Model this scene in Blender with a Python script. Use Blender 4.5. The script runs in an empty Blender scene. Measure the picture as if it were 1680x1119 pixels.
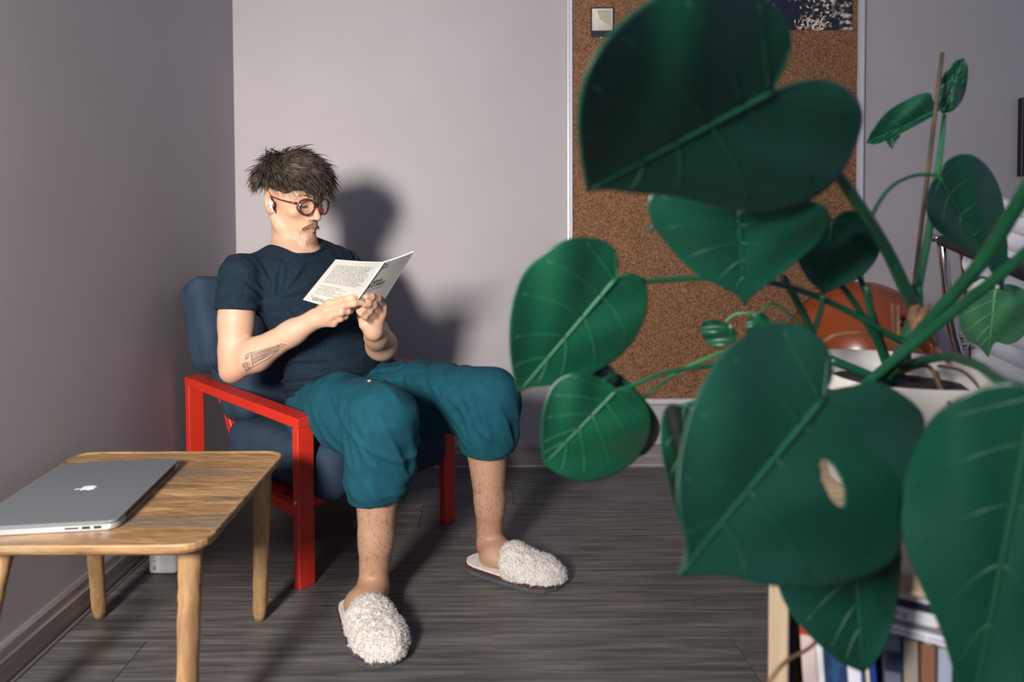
import bpy, bmesh, math, random
import numpy as np
from mathutils import Vector, Matrix, Euler
from mathutils.bvhtree import BVHTree

# ------------------------------------------------------------------ camera
SC = bpy.context.scene
COL = SC.collection
F_PX, CX, CY, EYE = 1080.0, 773.7, 449.9, 0.80
PITCH, ROLL = math.radians(1.587), -0.0055
CAM_R = (Matrix.Rotation(math.radians(90) - PITCH, 3, 'X') @ Matrix.Rotation(ROLL, 3, 'Z'))
CAM_C = Vector((0, 0, EYE))
cam_d = bpy.data.cameras.new('camera')
cam = bpy.data.objects.new('camera', cam_d); COL.objects.link(cam)
cam.matrix_world = Matrix.Translation(CAM_C) @ CAM_R.to_4x4()
cam_d.sensor_width = 36; cam_d.lens = 36 * F_PX / 1680
cam_d.shift_x = (840 - CX) / 1680
cam_d.shift_y = (CY - 559.5) / 1680
cam_d.clip_start = 0.02
cam_d.dof.use_dof = True; cam_d.dof.focus_distance = 1.72; cam_d.dof.aperture_fstop = 3.4
SC.camera = cam

# ------------------------------------------------------------------ light
def lin(c):
    c = c / 255.0
    return c / 12.92 if c <= 0.04045 else ((c + 0.055) / 1.055) ** 2.4
def rgb(r, g, b, a=1): return (lin(r), lin(g), lin(b), a)

W = bpy.data.worlds.new('world'); SC.world = W; W.use_nodes = True
bg = W.node_tree.nodes['Background']
bg.inputs[0].default_value = (0.55, 0.64, 0.93, 1); bg.inputs[1].default_value = 0.33
ld = bpy.data.lights.new('window_light', 'AREA'); ld.shape = 'RECTANGLE'; ld.size = 0.28; ld.size_y = 0.36
ld.energy = 52; ld.spread = math.radians(130); ld.color = (1.0, 0.945, 0.885)
lo = bpy.data.objects.new('window_light', ld); COL.objects.link(lo)
lo.location = (-0.74, -0.42, 1.10)
lo.rotation_euler = (Vector((-0.62, 2.2, 0.95)) - Vector(lo.location)).to_track_quat('-Z', 'Y').to_euler()
SC.view_settings.view_transform = 'Standard'; SC.view_settings.look = 'None'
SC.view_settings.gamma = 1; SC.view_settings.use_curve_mapping = False
SC.view_settings.exposure = 0.0

# ------------------------------------------------------------------ helpers
def P(px, py, Y):
    """world point whose picture position is (px, py) at distance Y into the room"""
    d = CAM_R @ Vector(((px - CX) / F_PX, -(py - CY) / F_PX, -1))
    return CAM_C + d * (Y / d.y)
def G(px, py, z=0.0):
    """world point on the horizontal plane z seen at (px, py)"""
    d = CAM_R @ Vector(((px - CX) / F_PX, -(py - CY) / F_PX, -1))
    return CAM_C + d * ((z - EYE) / d.z)
V = Vector

def tag(o, label=None, cat=None, group=None, kind=None):
    if label: o['label'] = label
    if cat: o['category'] = cat
    if group: o['group'] = group
    if kind: o['kind'] = kind
    return o
def empty(name, loc, label=None, cat=None, group=None, rz=0):
    o = bpy.data.objects.new(name, None); COL.objects.link(o)
    o.location = loc; o.rotation_euler.z = rz; o.empty_display_size = 0.05
    return tag(o, label, cat, group)
def link(name, me, m=None, parent=None, smooth=None):
    o = bpy.data.objects.new(name, me); COL.objects.link(o)
    if m is not None and not me.materials: me.materials.append(m)
    if smooth is not None:
        me.polygons.foreach_set('use_smooth', [smooth] * len(me.polygons))
    if parent is not None:
        o.parent = parent
        bpy.context.view_layer.update()
        o.matrix_parent_inverse = parent.matrix_world.inverted()
    return o
def mesh(name, vs, fs):
    me = bpy.data.meshes.new(name); me.from_pydata([tuple(v) for v in vs], [], fs); me.update(); return me
def bmo(name, bm, m=None, parent=None, smooth=False, recalc=True):
    if recalc: bmesh.ops.recalc_face_normals(bm, faces=bm.faces)
    me = bpy.data.meshes.new(name); bm.to_mesh(me); bm.free()
    return link(name, me, m, parent, smooth)
def cornerbox(bm, c, ax, ay, az, bev=0.0, seg=2):
    """box about c with half axes ax, ay, az"""
    c, ax, ay, az = V(c), V(ax), V(ay), V(az)
    vs = [bm.verts.new(c + sx * ax + sy * ay + sz * az) for sx in (-1, 1) for sy in (-1, 1) for sz in (-1, 1)]
    idx = [(0, 1, 3, 2), (4, 6, 7, 5), (0, 4, 5, 1), (2, 3, 7, 6), (0, 2, 6, 4), (1, 5, 7, 3)]
    fs = [bm.faces.new([vs[i] for i in q]) for q in idx]
    if bev > 0:
        es = list({e for f in fs for e in f.edges})
        bmesh.ops.bevel(bm, geom=es, offset=bev, segments=seg, profile=0.6, affect='EDGES')
def box(name, lo_, hi_, m, parent=None, bev=0.0, seg=2, smooth=False):
    lo_, hi_ = V(lo_), V(hi_); h = (hi_ - lo_) / 2
    bm = bmesh.new(); cornerbox(bm, (lo_ + hi_) / 2, (h.x, 0, 0), (0, h.y, 0), (0, 0, h.z), bev, seg)
    return bmo(name, bm, m, parent, smooth)
def obox(name, c, ax, ay, az, m, parent=None, bev=0.0, seg=2, smooth=False):
    bm = bmesh.new(); cornerbox(bm, c, ax, ay, az, bev, seg)
    return bmo(name, bm, m, parent, smooth)
def frames(pts):
    pts = [V(p) for p in pts]; n = len(pts); out = []
    up = None
    for i in range(n):
        t = (pts[min(i + 1, n - 1)] - pts[max(i - 1, 0)]).normalized()
        if up is None:
            a = V((0, 0, 1)) if abs(t.z) < 0.9 else V((1, 0, 0))
            up = t.cross(a).normalized()
        else:
            up = (up - t * up.dot(t)).normalized()
        out.append((pts[i], t, up, t.cross(up)))
    return out
def tube_data(pts, radii, n=8, vs=None, fs=None, flat=1.0):
    vs = [] if vs is None else vs; fs = [] if fs is None else fs
    if not hasattr(radii, '__len__'): radii = [radii] * len(pts)
    b0 = len(vs)
    for (p, t, a, b), r in zip(frames(pts), radii):
        for k in range(n):
            th = 2 * math.pi * k / n
            vs.append(p + a * (math.cos(th) * r) + b * (math.sin(th) * r * flat))
    m = len(pts)
    for i in range(m - 1):
        for k in range(n):
            k2 = (k + 1) % n
            fs.append((b0 + i * n + k, b0 + i * n + k2, b0 + (i + 1) * n + k2, b0 + (i + 1) * n + k))
    fs.append(tuple(b0 + k for k in reversed(range(n))))
    fs.append(tuple(b0 + (m - 1) * n + k for k in range(n)))
    return vs, fs
def tube(name, pts, radii, m, parent=None, n=8, sub=0, flat=1.0):
    if sub:
        if not hasattr(radii, '__len__'): radii = [radii] * len(pts)
        pts, radii = spline(pts, sub), list(np.interp(np.linspace(0, 1, (len(pts) - 1) * sub + 1), np.linspace(0, 1, len(pts)), radii))
    vs, fs = tube_data(pts, radii, n, flat=flat)
    return link(name, mesh(name, vs, fs), m, parent, True)
def spline(pts, sub=6):
    pts = [V(p) for p in pts]; out = []
    n = len(pts)
    for i in range(n - 1):
        p0 = pts[i - 1] if i > 0 else pts[0] * 2 - pts[1]
        p1, p2 = pts[i], pts[i + 1]
        p3 = pts[i + 2] if i + 2 < n else pts[-1] * 2 - pts[-2]
        for k in range(sub):
            t = k / sub
            out.append(0.5 * ((2 * p1) + (p2 - p0) * t + (2 * p0 - 5 * p1 + 4 * p2 - p3) * t * t + (3 * p1 - p0 - 3 * p2 + p3) * t ** 3))
    out.append(pts[-1]); return out
def prism(name, outline, c, ex, ey, ez, m, parent=None, bev=0.0, seg=2, smooth=False):
    """flat outline (2D points in ex, ey) raised by the vector ez"""
    bm = bmesh.new(); c, ex, ey, ez = V(c), V(ex), V(ey), V(ez)
    a = [bm.verts.new(c + ex * x + ey * y) for x, y in outline]
    b = [bm.verts.new(c + ex * x + ey * y + ez) for x, y in outline]
    n = len(a); bm.faces.new(a); top = bm.faces.new(b)
    for i in range(n): bm.faces.new([a[i], a[(i + 1) % n], b[(i + 1) % n], b[i]])
    if bev > 0:
        bot_e = [e for e in bm.edges if abs((e.verts[0].co - e.verts[1].co).normalized().dot(ez.normalized())) < 0.5]
        bmesh.ops.bevel(bm, geom=bot_e, offset=bev, segments=seg, profile=0.6, affect='EDGES')
    return bmo(name, bm, m, parent, smooth)
def round_rect(w, h, r, n=6):
    out = []
    for cx, cy, a0 in ((w - r, h - r, 0), (-w + r, h - r, 90), (-w + r, -h + r, 180), (w - r, -h + r, 270)):
        for k in range(n + 1):
            a = math.radians(a0 + 90 * k / n); out.append((cx + r * math.cos(a), cy + r * math.sin(a)))
    return out

# ------------------------------------------------------------------ materials
def mat(name, col, rough=0.6, **kw):
    m = bpy.data.materials.new(name); m.use_nodes = True
    b = m.node_tree.nodes['Principled BSDF']
    b.inputs['Base Color'].default_value = col; b.inputs['Roughness'].default_value = rough
    for k, v in kw.items():
        b.inputs[k.replace('_', ' ')].default_value = v
    return m
def nodes(m): return m.node_tree.nodes, m.node_tree.links, m.node_tree.nodes['Principled BSDF']
def noise_mat(name, c1, c2, scale=8, rough=0.6, stretch=(1, 1, 1), detail=6, bump=0.0, bscale=None, lo_=0.3, hi_=0.7, coord='Object', bdist=0.002, rand=False, **kw):
    m = mat(name, c1, rough, **kw); N, L, b = nodes(m)
    tc = N.new('ShaderNodeTexCoord'); mp = N.new('ShaderNodeMapping'); mp.inputs['Scale'].default_value = stretch
    L.new(tc.outputs[coord], mp.inputs[0])
    if rand:
        oi = N.new('ShaderNodeObjectInfo'); mu = N.new('ShaderNodeMath'); mu.operation = 'MULTIPLY'; mu.inputs[1].default_value = 37
        L.new(oi.outputs['Random'], mu.inputs[0]); L.new(mu.outputs[0], mp.inputs['Location'])
    nz = N.new('ShaderNodeTexNoise'); nz.inputs['Scale'].default_value = scale; nz.inputs['Detail'].default_value = detail
    L.new(mp.outputs[0], nz.inputs[0])
    cr = N.new('ShaderNodeValToRGB'); cr.color_ramp.elements[0].color = c1; cr.color_ramp.elements[1].color = c2
    cr.color_ramp.elements[0].position = lo_; cr.color_ramp.elements[1].position = hi_
    L.new(nz.outputs[0], cr.inputs[0]); L.new(cr.outputs[0], b.inputs['Base Color'])
    if bump:
        bz = N.new('ShaderNodeTexNoise'); bz.inputs['Scale'].default_value = bscale or scale; bz.inputs['Detail'].default_value = 4
        L.new(mp.outputs[0], bz.inputs[0])
        bp = N.new('ShaderNodeBump'); bp.inputs['Strength'].default_value = bump; bp.inputs['Distance'].default_value = bdist
        L.new(bz.outputs[0], bp.inputs['Height']); L.new(bp.outputs[0], b.inputs['Normal'])
    return m
def wood_mat(name, c1, c2, c3, axis_stretch, scale=6, rough=0.55, bump=0.25, rand=True, coord='Object', bdist=0.001):
    m = mat(name, c1, rough); N, L, b = nodes(m)
    tc = N.new('ShaderNodeTexCoord'); mp = N.new('ShaderNodeMapping'); mp.inputs['Scale'].default_value = axis_stretch
    L.new(tc.outputs[coord], mp.inputs[0])
    if rand:
        oi = N.new('ShaderNodeObjectInfo'); mu = N.new('ShaderNodeMath'); mu.operation = 'MULTIPLY'; mu.inputs[1].default_value = 53
        L.new(oi.outputs['Random'], mu.inputs[0]); L.new(mu.outputs[0], mp.inputs['Location'])
    n1 = N.new('ShaderNodeTexNoise'); n1.inputs['Scale'].default_value = scale; n1.inputs['Detail'].default_value = 9; n1.inputs['Roughness'].default_value = 0.65
    n1.inputs['Distortion'].default_value = 0.3
    L.new(mp.outputs[0], n1.inputs[0])
    cr = N.new('ShaderNodeValToRGB'); e = cr.color_ramp.elements
    e[0].color = c1; e[0].position = 0.3; e[1].color = c3; e[1].position = 0.72
    k = e.new(0.5); k.color = c2
    L.new(n1.outputs[0], cr.inputs[0]); L.new(cr.outputs[0], b.inputs['Base Color'])
    bp = N.new('ShaderNodeBump'); bp.inputs['Strength'].default_value = bump; bp.inputs['Distance'].default_value = bdist
    L.new(n1.outputs[0], bp.inputs['Height']); L.new(bp.outputs[0], b.inputs['Normal'])
    return m
def weave_mat(name, c1, c2, scale, rough=0.9, bump=0.4, noise=30):
    m = noise_mat(name, c1, c2, scale=noise, rough=rough, lo_=0.35, hi_=0.7); N, L, b = nodes(m)
    tc = N.new('ShaderNodeTexCoord')
    bz = N.new('ShaderNodeTexNoise'); bz.inputs['Scale'].default_value = scale; bz.inputs['Detail'].default_value = 3
    L.new(tc.outputs['Object'], bz.inputs[0])
    bp = N.new('ShaderNodeBump'); bp.inputs['Strength'].default_value = bump; bp.inputs['Distance'].default_value = 0.001
    L.new(bz.outputs[0], bp.inputs['Height']); L.new(bp.outputs[0], b.inputs['Normal'])
    b.inputs['Specular IOR Level'].default_value = 0.2
    return m

# ------------------------------------------------------------------ distance-field modelling
class Field:
    BIG = 0.06
    def __init__(s, lo_, hi_, h):
        s.lo = np.array(lo_, float); s.h = h
        s.n = np.ceil((np.array(hi_, float) - s.lo) / h).astype(int) + 1
        s.f = np.full(s.n, s.BIG, np.float32)
    def reg(s, a, b):
        i0 = np.clip(np.floor((np.array(a) - s.lo) / s.h).astype(int), 0, s.n)
        i1 = np.clip(np.ceil((np.array(b) - s.lo) / s.h).astype(int) + 1, 0, s.n)
        sl = tuple(slice(p, q) for p, q in zip(i0, i1))
        g = [(s.lo[k] + s.h * np.arange(i0[k], i1[k])).astype(np.float32) for k in range(3)]
        return sl, (g[0][:, None, None], g[1][None, :, None], g[2][None, None, :])
    def add(s, pr, k=0.01):
        fn, a, b = pr; m = k + 3 * s.h
        sl, (X, Y, Z) = s.reg(np.array(a) - m, np.array(b) + m)
        A = s.f[sl]
        if A.size == 0: return
        D = fn(X, Y, Z)
        H = np.clip(0.5 + 0.5 * (A - D) / k, 0, 1)
        s.f[sl] = A * (1 - H) + D * H - k * H * (1 - H)
    def sub(s, pr, k=0.005):
        fn, a, b = pr; m = k + 3 * s.h
        sl, (X, Y, Z) = s.reg(np.array(a) - m, np.array(b) + m)
        A = s.f[sl]
        if A.size == 0: return
        D = -fn(X, Y, Z)
        H = np.clip(0.5 - 0.5 * (A - D) / k, 0, 1)
        s.f[sl] = A * (1 - H) + D * H + k * H * (1 - H)
    def cut(s, p, n):
        """keep the side of the plane at p that n points away from"""
        X = (s.lo[0] + s.h * np.arange(s.n[0]))[:, None, None]; Y = (s.lo[1] + s.h * np.arange(s.n[1]))[None, :, None]; Z = (s.lo[2] + s.h * np.arange(s.n[2]))[None, None, :]
        s.f = np.maximum(s.f, ((X - p[0]) * n[0] + (Y - p[1]) * n[1] + (Z - p[2]) * n[2]).astype(np.float32))
    def displace(s, fn, band=0.02):
        ii = np.nonzero(np.abs(s.f) < band)
        pts = s.lo + s.h * np.stack(ii, 1)
        s.f[ii] -= fn(pts).astype(np.float32)
    def blur(s, it=1):
        f = s.f
        for _ in range(it):
            for ax in range(3):
                g = f.copy()
                a = [slice(None)] * 3; b = [slice(None)] * 3; c = [slice(None)] * 3
                a[ax] = slice(1, -1); b[ax] = slice(0, -2); c[ax] = slice(2, None)
                g[tuple(a)] = 0.5 * f[tuple(a)] + 0.25 * (f[tuple(b)] + f[tuple(c)]); f = g
        s.f = f
    def mesh(s, name):
        f = s.f; S = f < 0
        n = s.n - 1
        cnt = np.zeros(n, np.uint8)
        for dx in (0, 1):
            for dy in (0, 1):
                for dz in (0, 1):
                    cnt += S[dx:dx + n[0], dy:dy + n[1], dz:dz + n[2]]
        act = (cnt > 0) & (cnt < 8); del cnt
        I = np.stack(np.nonzero(act), 1)
        ids = np.full(n, -1, np.int32); ids[act] = np.arange(len(I))
        acc = np.zeros((len(I), 3)); c = np.zeros(len(I))
        C = [(x, y, z) for x in (0, 1) for y in (0, 1) for z in (0, 1)]
        val = {q: f[I[:, 0] + q[0], I[:, 1] + q[1], I[:, 2] + q[2]] for q in C}
        for q in C:
            for ax in range(3):
                if q[ax]: continue
                r = list(q); r[ax] = 1; r = tuple(r)
                a, b = val[q], val[r]; mk = (a < 0) != (b < 0)
                t = np.where(mk, a / np.where(mk, a - b, 1), 0)
                for j in range(3):
                    acc[:, j] += np.where(mk, q[j] + (t if j == ax else 0), 0)
                c += mk
        vs = s.lo + s.h * (I + acc / c[:, None])
        quads = []
        for ax in range(3):
            o1, o2 = [(1, 2), (2, 0), (0, 1)][ax]
            A = [slice(None)] * 3; B = [slice(None)] * 3
            A[ax] = slice(0, -1); B[ax] = slice(1, None)
            ch = S[tuple(A)] != S[tuple(B)]
            for oo in (o1, o2):
                e = [slice(None)] * 3; e[oo] = 0; ch[tuple(e)] = False
                e[oo] = -1; ch[tuple(e)] = False
            E = np.stack(np.nonzero(ch), 1)
            if not len(E): continue
            inside = S[E[:, 0], E[:, 1], E[:, 2]]
            d1 = np.zeros(3, int); d1[o1] = 1; d2 = np.zeros(3, int); d2[o2] = 1
            def g(q): return ids[q[:, 0], q[:, 1], q[:, 2]]
            Q = np.stack([g(E - d1 - d2), g(E - d2), g(E), g(E - d1)], 1)
            Q[~inside] = Q[~inside][:, ::-1]
            quads.append(Q)
        Q = np.concatenate(quads)
        me = bpy.data.meshes.new(name)
        me.vertices.add(len(vs)); me.vertices.foreach_set('co', vs.astype(np.float32).ravel())
        me.loops.add(len(Q) * 4); me.loops.foreach_set('vertex_index', Q.ravel().astype(np.int32))
        me.polygons.add(len(Q)); me.polygons.foreach_set('loop_start', np.arange(0, len(Q) * 4, 4, dtype=np.int32))
        me.polygons.foreach_set('use_smooth', np.ones(len(Q), bool))
        me.update(calc_edges=True); me.validate()
        return me
def rc(a, b, r1, r2=None):
    a = np.array(a, float); b = np.array(b, float); r2 = r1 if r2 is None else r2
    ab = b - a; L2 = max(ab @ ab, 1e-9)
    def fn(X, Y, Z):
        t = np.clip(((X - a[0]) * ab[0] + (Y - a[1]) * ab[1] + (Z - a[2]) * ab[2]) / L2, 0, 1)
        dx = X - a[0] - t * ab[0]; dy = Y - a[1] - t * ab[1]; dz = Z - a[2] - t * ab[2]
        return np.sqrt(dx * dx + dy * dy + dz * dz) - (r1 + (r2 - r1) * t)
    r = max(r1, r2)
    return fn, np.minimum(a, b) - r, np.maximum(a, b) + r
def ell(c, rad, R=None):
    c = np.array(c, float); rad = np.array(rad, float); R = np.eye(3) if R is None else np.array(R, float)
    # rows of R are the local axes
    def fn(X, Y, Z):
        x, y, z = X - c[0], Y - c[1], Z - c[2]
        q = [R[i, 0] * x + R[i, 1] * y + R[i, 2] * z for i in range(3)]
        k0 = np.sqrt(sum((q[i] / rad[i]) ** 2 for i in range(3))) + 1e-9
        k1 = np.sqrt(sum((q[i] / rad[i] ** 2) ** 2 for i in range(3))) + 1e-9
        return k0 * (k0 - 1) / k1
    m = max(rad)
    return fn, c - m, c + m
def rbox(c, half, R=None, r=0.01):
    c = np.array(c, float); half = np.array(half, float); R = np.eye(3) if R is None else np.array(R, float)
    def fn(X, Y, Z):
        x, y, z = X - c[0], Y - c[1], Z - c[2]
        q = [np.abs(R[i, 0] * x + R[i, 1] * y + R[i, 2] * z) - (half[i] - r) for i in range(3)]
        o = np.sqrt(sum(np.maximum(k, 0) ** 2 for k in q))
        return o + np.minimum(np.maximum(np.maximum(q[0], q[1]), q[2]), 0) - r
    m = np.linalg.norm(half)
    return fn, c - m, c + m
def clip(pr, p, n):
    fn, a, b = pr; p = np.array(p); n = np.array(n)
    return (lambda X, Y, Z: np.maximum(fn(X, Y, Z), (X - p[0]) * n[0] + (Y - p[1]) * n[1] + (Z - p[2]) * n[2])), a, b
def vnoise(p, seed=0):
    p = np.asarray(p, float); i = np.floor(p).astype(np.int64); f = p - i; f = f * f * (3 - 2 * f)
    def h(x, y, z):
        n = (x * 374761393 + y * 668265263 + z * 2147483647 + seed * 974634777) & 0xffffffff
        n = ((n ^ (n >> 13)) * 1274126177) & 0xffffffff
        return ((n ^ (n >> 16)) & 0xffff) / 32767.5 - 1
    r = 0
    for dx in (0, 1):
        for dy in (0, 1):
            for dz in (0, 1):
                w = (f[:, 0] if dx else 1 - f[:, 0]) * (f[:, 1] if dy else 1 - f[:, 1]) * (f[:, 2] if dz else 1 - f[:, 2])
                r = r + w * h(i[:, 0] + dx, i[:, 1] + dy, i[:, 2] + dz)
    return r

# ------------------------------------------------------------------ room shell
WALL_Y, WALL_X = 2.476, -0.884
M_wall = noise_mat('wall_paint', rgb(165, 158, 160), rgb(171, 164, 166), scale=3, rough=0.75, bump=0.12, bscale=130, bdist=0.001)
M_plank = wood_mat('laminate', rgb(58, 57, 56), rgb(88, 86, 84), rgb(120, 116, 112), (0.9, 16, 1), scale=5, rough=0.45, bump=0.12)
M_gap = mat('plank_gap', rgb(22, 22, 26), 0.9)
M_base = wood_mat('skirting', rgb(92, 86, 88), rgb(126, 118, 116), rgb(158, 150, 146), (0.7, 0.7, 30), scale=4, rough=0.5, bump=0.15)
M_metal = mat('aluminium', rgb(206, 206, 212), 0.4, Metallic=0.25)
M_dark = mat('black_plastic', rgb(24, 25, 30), 0.5)

floor = box('floor', (WALL_X - 0.1, -1.6, -0.05), (3.2, WALL_Y + 0.1, -0.0015), M_gap); tag(floor, kind='structure')
wl = box('wall_left', (WALL_X - 0.1, -1.6, 0), (WALL_X, WALL_Y + 0.1, 2.6), M_wall); tag(wl, kind='structure')
wb = box('wall_back', (WALL_X, WALL_Y, 0), (3.2, WALL_Y + 0.1, 2.6), M_wall); tag(wb, kind='structure')
PW, PL = 0.185, 1.22
rnd = random.Random(4)
plank_me = {}
r = 0; y1 = WALL_Y - 0.012
while y1 > -0.4:
    y0 = y1 - PW
    x = WALL_X - rnd.uniform(0.1, 1.1)
    while x < 3.1:
        a, b = max(x, WALL_X + 0.012), min(x + PL, 3.15)
        if b - a > 0.06:
            L_ = round(b - a, 4)
            if L_ not in plank_me:
                bm = bmesh.new(); cornerbox(bm, (0, 0, -0.004), (L_ / 2 - 0.0008, 0, 0), (0, PW / 2 - 0.0008, 0), (0, 0, 0.004), 0.0002, 1)
                bmesh.ops.recalc_face_normals(bm, faces=bm.faces)
                me = bpy.data.meshes.new('plank'); bm.to_mesh(me); bm.free(); me.materials.append(M_plank); plank_me[L_] = me
            o = bpy.data.objects.new('plank', plank_me[L_]); COL.objects.link(o); o.parent = floor
            o.location = ((a + b) / 2, (y0 + y1) / 2, 0)
        x += PL
    y1 = y0; r += 1
# skirting boards with a stepped profile
def skirting(name, prof, a, b, out):
    a, b, out = V(a), V(b), V(out); bm = bmesh.new(); rows = []
    for e in (a, b):
        rows.append([bm.verts.new(e + out * d + V((0, 0, z))) for d, z in prof])
    n = len(prof)
    for i in range(n): bm.faces.new([rows[0][i], rows[0][(i + 1) % n], rows[1][(i + 1) % n], rows[1][i]])
    bm.faces.new(rows[0]); bm.faces.new(rows[1][::-1])
    o = bmo(name, bm, M_base); tag(o, kind='structure'); return o
prof = [(0, 0), (0.019, 0), (0.019, 0.006), (0.016, 0.012), (0.0185, 0.016), (0.0185, 0.056), (0.015, 0.062), (0.013, 0.078), (0.009, 0.083), (0, 0.083)]
skirting('baseboard_back', prof, (WALL_X + 0.019, WALL_Y, 0.0005), (3.1, WALL_Y, 0.0005), (0, -1, 0))
skirting('baseboard_left', prof, (WALL_X, -1.5, 0.0005), (WALL_X, WALL_Y - 0.019, 0.0005), (1, 0, 0))

# ------------------------------------------------------------------ cork board with pictures
bl = P(931, 664, WALL_Y - 0.02); br = P(1411, 664, WALL_Y - 0.02)
x0, x1, z0, z1 = bl.x, br.x, bl.z, 1.98
yb = WALL_Y - 0.003
M_cork = noise_mat('cork', rgb(84, 56, 38), rgb(156, 112, 77), scale=190, rough=0.95, detail=3, bump=0.3, bscale=190, lo_=0.34, hi_=0.72)
cork = empty('cork_board', ((x0 + x1) / 2, yb, z0), 'large cork notice board in a silver aluminium frame on the back wall', 'notice board')
box('cork_panel', (x0 + 0.012, yb - 0.012, z0 + 0.012), (x1 - 0.012, yb, z1 - 0.012), M_cork, cork)
fw = 0.021
def frame_bar(a, b, w):
    bm = bmesh.new(); a, b, w = V(a), V(b), V(w)
    prof2 = [(0, 0), (0, -0.024), (0.25, -0.026), (0.3, -0.021), (0.45, -0.021), (0.5, -0.024), (0.9, -0.024), (1, -0.014), (1, 0)]
    d = (b - a).normalized()
    rows = [[bm.verts.new(p + w * t + V((0, q, 0)) + s * d * (w.length * t)) for t, q in prof2] for p, s in ((a, 1), (b, -1))]
    n = len(prof2)
    for i in range(n): bm.faces.new([rows[0][i], rows[0][(i + 1) % n], rows[1][(i + 1) % n], rows[1][i]])
    bm.faces.new(rows[0]); bm.faces.new(rows[1][::-1])
    return bmo('frame_bar', bm, M_metal, cork)
frame_bar((x0, yb, z0), (x0, yb, z1), (fw, 0, 0)); frame_bar((x1, yb, z0), (x1, yb, z1), (-fw, 0, 0))
frame_bar((x0, yb, z0), (x1, yb, z0), (0, 0, fw)); frame_bar((x0, yb, z1), (x1, yb, z1), (0, 0, -fw))

yc = yb - 0.0135
a = P(969, 12, yc); b = P(1008, 61, yc)
pol = empty('instant_photo', ((a.x + b.x) / 2, yc, b.z), 'small square instant photo with dark border pinned top left of the cork board', 'photo')
box('card', (a.x, yc - 0.001, b.z), (b.x, yc + 0.0005, a.z), mat('card_navy', rgb(32, 36, 50), 0.5), pol)
w, h = b.x - a.x, a.z - b.z
M_pic1 = noise_mat('pale_print', rgb(170, 166, 150), rgb(226, 222, 212), scale=9, rough=0.4, detail=2)
box('picture', (a.x + 0.06 * w, yc - 0.0018, b.z + 0.22 * h), (b.x - 0.08 * w, yc - 0.001, a.z - 0.05 * h), M_pic1, pol)
cx, cz = a.x + 0.08 * w, b.z + 0.24 * h
prism('picture_shape', [(0.18 * w, 0.66 * h), (0.8 * w, 0.66 * h), (0.8 * w, 0.08 * h), (0.55 * w, 0.22 * h), (0.3 * w, 0.36 * h)], (cx, yc - 0.0018, cz), (1, 0, 0), (0, 0, 1), (0, -0.0006, 0), mat('tan_print', rgb(172, 166, 142), 0.5), pol)
pin = empty('push_pin', (a.x + 0.45 * w, yc - 0.001, b.z - 0.004), 'tiny brass push pin below the small instant photo', 'pin')
bm = bmesh.new(); bmesh.ops.create_uvsphere(bm, u_segments=10, v_segments=6, radius=0.0045)
bmesh.ops.translate(bm, vec=(a.x + 0.45 * w, yc - 0.003, b.z - 0.003), verts=bm.verts)
bmo('pin_head', bm, mat('brass', rgb(205, 190, 160), 0.3, Metallic=0.8), pin, True)
tube('pin_shaft', [(a.x + 0.45 * w, yc - 0.003, b.z - 0.003), (a.x + 0.45 * w, yc + 0.006, b.z - 0.003)], 0.001, M_metal, pin, 6)

a = P(1262, -60, yc); b = P(1398, 49, yc)
pr = empty('photo_print', ((a.x + b.x) / 2, yc, b.z), 'dark photo print of pale blossoms pinned at the top right of the cork board', 'photo')
M_pic2 = mat('dark_print', rgb(28, 30, 42), 0.35); N, L, bb = nodes(M_pic2)
tc = N.new('ShaderNodeTexCoord'); nz = N.new('ShaderNodeTexNoise'); nz.inputs['Scale'].default_value = 55; nz.inputs['Detail'].default_value = 5
n2 = N.new('ShaderNodeTexNoise'); n2.inputs['Scale'].default_value = 9; n2.inputs['Detail'].default_value = 2
L.new(tc.outputs['Object'], nz.inputs[0]); L.new(tc.outputs['Object'], n2.inputs[0])
mu = N.new('ShaderNodeMath'); mu.operation = 'MULTIPLY'; L.new(nz.outputs[0], mu.inputs[0]); L.new(n2.outputs[0], mu.inputs[1])
cr = N.new('ShaderNodeValToRGB'); e = cr.color_ramp.elements; e[0].color = rgb(27, 30, 44); e[0].position = 0.27; e[1].color = rgb(205, 200, 188); e[1].position = 0.40
k = e.new(0.31); k.color = rgb(88, 66, 56)
L.new(mu.outputs[0], cr.inputs[0]); L.new(cr.outputs[0], bb.inputs['Base Color'])
box('print_sheet', (a.x, yc - 0.001, b.z), (b.x, yc + 0.0005, a.z), M_pic2, pr)
rr = random.Random(9)
M_pet = [mat('petal_print', rgb(214, 208, 196), 0.5), mat('petal_print_tan', rgb(176, 140, 104), 0.5), mat('petal_print_brown', rgb(104, 76, 62), 0.5)]
vsf = [([], []) for _ in M_pet]
W_, H_ = b.x - a.x, a.z - b.z
for i in range(150):
    if i < 90:
        u = rr.triangular(0.28, 0.80, 0.6); v = abs(rr.gauss(0, 0.11)) + 0.005
    else:
        u = rr.gauss(0.55, 0.16); v = rr.uniform(0.05, 0.6)
    if not (0.02 < u < 0.97 and v < 0.95): continue
    c = V((a.x + u * W_, yc - 0.0012 - 0.000002 * i, b.z + v * H_)); th = rr.uniform(0, 6.28); l_ = rr.uniform(0.003, 0.009); q = rr.uniform(0.3, 0.6) * l_
    k = rr.choice((0, 0, 0, 1, 1, 2)); vs_, fs_ = vsf[k]; b0 = len(vs_)
    for j in range(6):
        t = j / 6 * 6.283; x_, y_ = l_ * math.cos(t), q * math.sin(t)
        vs_.append(c + V((x_ * math.cos(th) - y_ * math.sin(th), 0, x_ * math.sin(th) + y_ * math.cos(th))))
    fs_.append(tuple(range(b0, b0 + 6)))
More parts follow.
